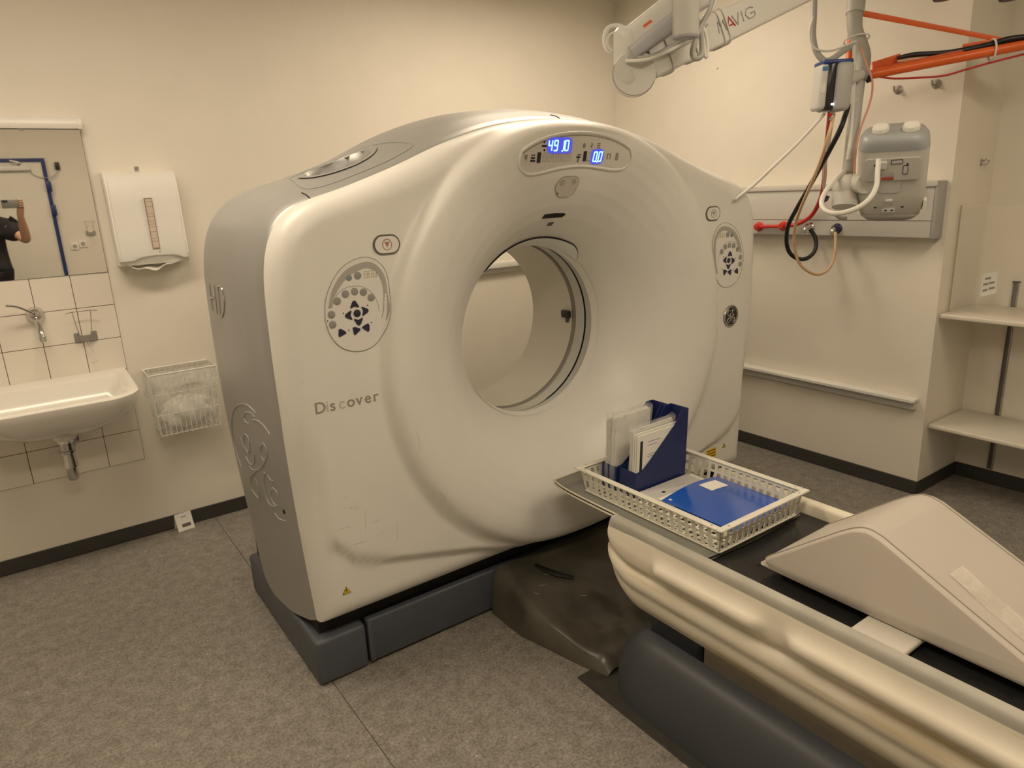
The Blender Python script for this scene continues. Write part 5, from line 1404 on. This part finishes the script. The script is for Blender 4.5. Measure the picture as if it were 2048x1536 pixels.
cable('cream_hose', [(1671, 464, d4), (1671, 490, d4), (1667, 520, d4), (1655, 540, d4), (1636, 549, d4), (1615, 542, d4), (1598, 525, d4), (1589, 495, d4-.02), (1590, 455, d4-.08), (1600, 420, d4-.2), (1618, 378, d4-.35), (1640, 325, d4-.5), (1656, 275, d4-.62), (1668, 228, 2.88)], .0072, HOSEC, 'cream tube hanging in a wide loop below the rail', 'hoses', 10, 'hose')
cable('power_cable', [(1664, 232, 2.86), (1662, 260, 3.0), (1655, 300, 3.1), (1650, 330, 3.2), (1648, 365, 3.3), (1649, 385, 3.35), (1655, 398, 3.4)], .006, CABLEW, 'white cord dropping from the device box beside the hoses')
cable('power_cable', [(1650, 226, 2.88), (1625, 255, 2.9), (1590, 292, 2.92), (1545, 335, 2.95), (1510, 368, 2.98), (1470, 400, 3.0)], .0065, CABLEW, 'straight white cord slanting down behind the scanner')
cable('power_cable', [(1693, 436, d4-.3), (1680, 436, d4-.3), (1672, 428, d4-.3), (1680, 421, d4-.3), (1700, 425, d4-.3)], .008, CABLEG, 'coiled grey cord stub below the injector swivel')
# hooks
for i, (px0, py0) in enumerate(((1797, 180), (1873, 168))):
    p = wr(px0, py0); h = thing('wall_hook', p, ('left' if i == 0 else 'right')+' one of two round steel wall hooks below the orange arm', 'hook', 'round wall hooks')
    P_('rosette', G().lathe(p, (-1, 0, 0), [(.021, 0), (.019, .006), (.009, .012), (.008, .024), (0, .024)], 20), STEEL, h)
    P_('hook_arm', G().tube([p+[-.018, 0, 0], p+[-.034, 0, -.006], p+[-.042, 0, .004], p+[-.044, 0, .016]], .005, 8), STEEL, h)
ph = onp(1962, 325, 1, YP)
h = thing('coat_hook', ph, 'small steel double hook on the pier end wall', 'hook')
P_('plate', G().rbox(ph[0]-.010, ph[0]+.010, YP-.004, YP, ph[2]-.016, ph[2]+.016, .002, 1), STEEL, h)
P_('prong', G().tube([ph+[0, -.003, -.005], ph+[.003, -.018, -.010], ph+[.008, -.027, -.004], ph+[.010, -.029, .010]], .0040, 8), STEEL, h)
P_('prong', G().tube([ph+[0, -.003, .008], ph+[-.002, -.018, .009], ph+[-.003, -.021, .018]], .0034, 8), STEEL, h)
# ledge / bumper rail
ld = thing('wall_bumper_ledge', (XW, 2.3, .45), 'white protective ledge low on the right wall', 'ledge')
P_('ledge_top', G().rbox(XW-.060, XW, 1.575, 3.5, .492, .510, .003, 1), WHITE, ld)
P_('ledge_foot', G().rbox(XW-.030, XW, 1.580, 3.5, .452, .491, .002, 1), LGREY, ld)
# marks on the wall
g = G(); p = wr(1435, 137)
T_('wall_plug', G().lathe(p, (-1, 0, 0), [(.006, 0), (.004, .002), (0, .002)], 10), INKG, 'tiny dark screw plug in the right wall under the ceiling arm', 'screw')
# pull handles at the top right edge
for i, (px0, d_) in enumerate(((1883, 2.55), (2016, 2.4))):
    p = at(px0, 3, d_)
    t = thing('pendant_handle', p, ('left' if i == 0 else 'right')+' one of two dark round grips hanging from the ceiling at the top right', 'grip', 'pendant grips')
    P_('grip', G().lathe(p, (0, 0, 1), [(0, 0), (.026, .003), (.034, .016), (.034, .07), (.026, .08), (0, .082)], 24), BLACK, t)
    P_('rod', G().cyl(p+[0, 0, .08], np.array([p[0], p[1], CEIL]), .009, .009, 10), ARMW, t)

# rail on the back wall seen through the bore
t = thing('back_wall_rail', (2.6, YW, 1.12), 'white equipment rail on the back wall seen through the scanner bore', 'rail')
P_('rail_body', G().rbox(1.5, 3.2, YW-.05, YW, 1.13, 1.165, .004, 2), WHITE, t)
P_('rail_foot', G().rbox(1.52, 3.18, YW-.028, YW, 1.098, 1.1295, .002, 1), LGREY, t)

# ------------------------------------------------------------------ alcove shelves
SY1 = YP-.010
for i, (px0, py0) in enumerate(((1880, 628), (1857, 848))):
    p = onp(px0, py0, 1, SY1); zt = p[2]
    lab = ('upper', 'lower')[i]+' white laminate shelf in the alcove on the right'
    t = thing('wall_shelf', (3.8, 1.0, zt-.022), lab, 'shelf', 'alcove shelves')
    P_('board', G().rbox(p[0], XA-.012, YF+.4, SY1, zt-.022, zt, .006, 3), SHELF, t)
    for yb in (1.372, .45):
        P_('shelf_bracket', G().prism([(XA-.012, zt-.023), (XA-.25, zt-.023), (XA-.25, zt-.032), (XA-.012, zt-.075)], lambda a, b, d: np.array([a, yb+d, b]), -.002, .002), STEEL, t, 0)
    SHZ = zt if i == 0 else SHZ
for yb in (1.372,):
    t = thing('shelf_upright', (XA-.006, yb, .08), 'steel slotted upright on the alcove wall carrying the shelves', 'upright')
    P_('channel', G().box(XA-.012, XA-.001, yb-.013, yb-.009, .08, 1.055).box(XA-.012, XA-.001, yb+.009, yb+.013, .08, 1.055), STEEL, t, 0)
    P_('slot_strip', G().box(XA-.003, XA-.001, yb-.009, yb+.009, .08, 1.055), mat('upright_slot', (.14, .13, .11), .5), t, 0)
    P_('end_cap', G().box(XA-.014, XA-.001, yb-.016, yb+.016, 1.055, 1.061), BLACK, t, 0)
# clear splash guard standing on the top shelf
sg = thing('acrylic_guard', (3.72, 1.40, SHZ), 'clear acrylic screen with a small paper notice on the top shelf', 'screen')
g0 = onp(1897, 628, 2, SHZ); g1 = onp(1947, 622, 2, SHZ)
gx = 3.645
P_('side_pane', G().box(gx, 3.90, SY1-.006, SY1-.002, SHZ+.0005, SHZ+.50), ACRYL, sg, 0)
P_('front_pane', G().box(gx, gx+.004, 1.10, SY1-.008, SHZ+.0005, SHZ+.50), ACRYL, sg, 0)
P_('pane_edge', G().tube([(gx+.002, SY1-.004, SHZ+.002), (gx+.002, SY1-.004, SHZ+.50)], .003, 6, smooth=False), mat('acrylic_edge', (.42, .34, .24), .3), sg)
P_('base_strip', G().box(gx, gx+.006, 1.10, SY1-.02, SHZ+.0002, SHZ+.006), mat('acrylic_base', (.66, .60, .50), .3), sg, 0)
nn = [onp(*p, 0, gx-.0006) for p in ((1965, 548), (1996, 543), (1992, 586), (1960, 594))]
nt_ = P_('paper_notice', G().add(nn, [(0, 1, 2, 3)]), PAPER, sg, 0)
def nq(u, v): return nn[3]*(1-u)*(1-v)+nn[2]*u*(1-v)+nn[0]*(1-u)*v+nn[1]*u*v
g = G()
for v, a, b in ((.76, .2, .6), (.52, .12, .46), (.53, .5, .85), (.25, .12, .42), (.28, .5, .9)):
    g.add([nq(a, v-.05)-[.0006, 0, 0], nq(b, v-.05)-[.0006, 0, 0], nq(b, v+.05)-[.0006, 0, 0], nq(a, v+.05)-[.0006, 0, 0]], [(0, 1, 2, 3)])
P_('print', g, INKG, nt_, 0)

# ------------------------------------------------------------------ door wall behind the camera (seen in the mirror)
dx1, dtop = .390, 1.985
d = mesh_obj('door_1', G().box(-.58, dx1-.034, YF, YF+.035, .006, dtop-.034), mat('door_white', (.76, .73, .66), .4), None, 0); d['kind'] = 'structure'
tr_ = mesh_obj('trim_1', G().box(dx1-.034, dx1, YF, YF+.05, 0, dtop).box(-.614, -.58, YF, YF+.05, 0, dtop).box(-.58, dx1-.034, YF, YF+.05, dtop-.034, dtop), DBLUE, None, 0); tr_['kind'] = 'structure'
for z in (1.71, 1.475, .3): P_('hinge', G().rbox(dx1-.034, dx1+.014, YF+.045, YF+.075, z-.052, z+.052, .006, 2), DBLUE, tr_)
t = thing('door_closer', (.1, YF+.05, 1.87), 'silver door closer at the top of the white door in the mirror', 'door closer')
P_('closer_body', G().rbox(-.20, .255, YF+.036, YF+.085, 1.868, 1.915, .008, 2), ARMW, t)
P_('closer_arm', G().tube([(.16, YF+.075, 1.918), (.175, YF+.10, 1.94), (.10, YF+.085, 1.965)], .009, 8), STEEL, t)
T_('door_cable', G().tube([(.252, YF+.07, 1.88), (.27, YF+.06, 1.83), (.34, YF+.06, 1.80), (.42, YF+.05, 1.80), (.475, YF+.03, 1.84), (.493, YF+.012, 1.875)], .004, 6), CABLEG, 'thin grey cable from door closer to the black wall box', 'cable')
T_('black_wall_box', G().rbox(.470, .512, YF, YF+.03, 1.870, 1.945, .006, 2), BLACK, 'small black box on the wall beside the blue door frame', 'box')
for i, (x, z) in enumerate(((.502, 1.098), (.579, 1.118))):
    t = thing('wall_socket', (x, YF, z-.04), ('left' if i == 0 else 'right')+' white wall socket reflected in the mirror', 'socket', 'reflected wall sockets')
    so = P_('cover_plate', G().rbox(x-.037, x+.037, YF, YF+.012, z-.037, z+.037, .004, 2), WHITE2, t)
    P_('socket_face', G().lathe((x, YF+.0121, z), (0, 1, 0), [(.021, 0), (.020, -.001), (.017, -.0011), (0, -.0011)], 20), SHADE, so)
bottle_holder('steel wire bottle holder reflected in the mirror', (.670, YF+.002, 1.205), 1)

# ------------------------------------------------------------------ the photographer (only the mirror shows him)
def skin_mesh(name, verts, edges, m_, parent, root=0, sub=2):
    me = bpy.data.meshes.new(name); me.from_pydata([tuple(v[:3]) for v in verts], edges, [])
    o = bpy.data.objects.new(name, me); C.objects.link(o)
    o.modifiers.new('skin', 'SKIN')
    for i, v in enumerate(verts):
        r_ = v[3] if hasattr(v[3], '__len__') else (v[3], v[3])
        me.skin_vertices[0].data[i].radius = r_
        me.skin_vertices[0].data[i].use_root = (i == root)
    s_ = o.modifiers.new('sub', 'SUBSURF'); s_.levels = sub; s_.render_levels = sub
    bpy.context.view_layer.update()
    me2 = bpy.data.meshes.new_from_object(o.evaluated_get(bpy.context.evaluated_depsgraph_get()))
    g = G().add([v.co for v in me2.vertices], [tuple(p.vertices) for p in me2.polygons])
    bpy.data.objects.remove(o)
    return P_(name, g, m_, parent, 180)
pr_ = thing('person', (-.20, -.33, 0), 'person in a black t-shirt holding up a phone, seen in the mirror', 'person')
bx = -.215
V = []; Ed = []
def nv(x, y, z, r_): V.append((x, y, z, r_)); return len(V)-1
def link_(*ids):
    for a, b in zip(ids, ids[1:]): Ed.append((a, b))
pel = nv(bx, -.36, .95, (.15, .10)); ab = nv(bx, -.36, 1.10, (.13, .085)); ch_ = nv(bx, -.36, 1.26, (.11, .07)); nb_ = nv(bx, -.36, 1.43, (.065, .050)); nk = nv(bx+.02, -.34, 1.50, .044); hd0 = nv(bx+.05, -.285, 1.555, .050); hd1 = nv(bx+.075, -.235, 1.60, (.072, .088)); hd2 = nv(bx+.085, -.235, 1.665, (.072, .085)); hd3 = nv(bx+.085, -.24, 1.715, (.055, .065))
link_(pel, ab, ch_, nb_, nk, hd0, hd1, hd2, hd3)
shr = nv(bx+.160, -.345, 1.375, .030); uar = nv(.022, -.255, 1.325, .040); elr = nv(.092, -.16, 1.255, .040); mfr = nv(.088, -.10, 1.36, .040); wrr = nv(.085, -.045, 1.475, .026); plm = nv(.094, -.030, 1.535, (.034, .016))
link_(nb_, shr, uar, elr, mfr, wrr, plm)
# fingers curl round the end of the phone, thumb behind it
for k, z in enumerate((1.605, 1.588, 1.570, 1.552)):
    a = nv(.112, -.022, z-.012, .0095); b = nv(.120, .002, z, .0088); c_ = nv(.104, .010, z+.002, .0080); e_ = nv(.090, .011, z+.001, .0070)
    link_(plm, a, b, c_, e_)
th1 = nv(.080, -.034, 1.545, .0105); th2 = nv(.064, -.026, 1.556, .0095); th3 = nv(.050, -.021, 1.562, .0080); link_(plm, th1, th2, th3)
shl = nv(bx-.160, -.345, 1.375, .030); ell_ = nv(-.40, -.18, 1.22, .040); wrl = nv(-.16, -.06, 1.43, .027); pll = nv(-.085, -.036, 1.52, (.030, .016)); link_(nb_, shl, ell_, wrl, pll)
for k, z in enumerate((1.600, 1.584, 1.568, 1.553)):
    a = nv(-.062, -.020, z-.008, .0092); b = nv(-.048, -.001, z, .0085); c_ = nv(-.036, .003, z, .0075); link_(pll, a, b, c_)
for s in (-1, 1):
    hp_ = nv(bx+s*.09, -.36, .88, .085); kn = nv(bx+s*.11, -.34, .50, .058); an = nv(bx+s*.12, -.37, .10, .040); to = nv(bx+s*.13, -.24, .035, (.042, .026)); link_(pel, hp_, kn, an, to)
bodyo = skin_mesh('body', V, Ed, SKIN, pr_, pel)
# clothes
SV = [(bx, -.36, .80, (.168, .122)), (bx, -.36, 1.00, (.165, .116)), (bx, -.36, 1.12, (.162, .114)), (bx, -.36, 1.30, (.180, .124)), (bx, -.36, 1.43, (.110, .086)), (bx+.005, -.355, 1.475, (.072, .066)),
      (bx+.140, -.345, 1.385, .108), (bx+.215, -.28, 1.335, .088), (bx+.262, -.225, 1.300, .076), (bx-.140, -.345, 1.385, .108), (bx-.19, -.28, 1.325, .070), (bx-.20, -.245, 1.29, .066)]
SE = [(0, 1), (1, 2), (2, 3), (3, 4), (4, 5), (4, 6), (6, 7), (7, 8), (4, 9), (9, 10), (10, 11)]
skin_mesh('t_shirt', SV, SE, CLOTHK, pr_, 2)
TV = [(bx, -.36, .94, (.140, .098))]; TE = []
for s in (-1, 1):
    i = len(TV); TV += [(bx+s*.08, -.36, .84, .086), (bx+s*.11, -.34, .50, .075), (bx+s*.12, -.37, .13, .062)]; TE += [(0, i), (i, i+1), (i+1, i+2)]
skin_mesh('trousers', TV, TE, JEANS, pr_, 0)
for s in (-1, 1): P_('shoe', G().rbox(bx+s*.125-.048, bx+s*.125+.048, -.43, -.16, .001, .085, .035, 4), BLACK, pr_)
hcn = np.array([bx+.085, -.262, 1.69])
P_('hair', G().grid(28, 12, lambda u, v: hcn+np.array([.088*math.sin(math.pi*.62*v)*math.cos(2*math.pi*u), .100*math.sin(math.pi*.62*v)*math.sin(2*math.pi*u)-.014, .072*math.cos(math.pi*.62*v)-.022*max(0, -math.sin(2*math.pi*u))*v]), True), HAIR, pr_, 180)
fcx, fcy, fcz = bx+.085, -.152, 1.645
P_('nose', G().tube([(fcx, fcy-.006, fcz+.012), (fcx, fcy+.010, fcz-.012), (fcx, fcy-.004, fcz-.024)], [.006, .011, .008], 8), SKIN, pr_)
for s in (-1, 1):
    P_('eye', G().lathe((fcx+s*.030, fcy-.014, fcz+.014), (0, 1, 0), [(.010, 0), (.008, .004), (0, .006)], 10), WHITE2, pr_)
    P_('iris', G().lathe((fcx+s*.030, fcy-.0095, fcz+.014), (0, 1, 0), [(.005, 0), (.004, .0022), (0, .0026)], 10), HAIR, pr_)
    P_('ear', G().prism(ell(.012, .030, 14), lambda a, b, d: np.array([fcx+s*(.073+d), -.245+a, fcz+b]), 0, .012), SKIN, pr_)
P_('mouth', G().tube([(fcx-.022, fcy-.016, fcz-.048), (fcx, fcy-.008, fcz-.047), (fcx+.022, fcy-.016, fcz-.048)], .0045, 6), mat('lips', (.38, .17, .13), .5), pr_)
# phone: the lens sits at the camera's own place
ph_ = thing('mobile_phone', (.04, -.012, 1.542), 'grey mobile phone held up sideways in front of the face', 'phone')
P_('phone_body', G().rbox(-.030, .117, -.0185, -.0105, 1.541, 1.616, .004, 3), mat('phone_grey', (.24, .24, .22), .3, .4), ph_)
P_('camera_bump', G().rbox(-.022, .018, -.0108, -.0088, 1.590, 1.610, .003, 2), BLACK, ph_)
P_('screen', G().box(-.026, .113, -.0190, -.0184, 1.545, 1.612), BLACK, ph_, 0)
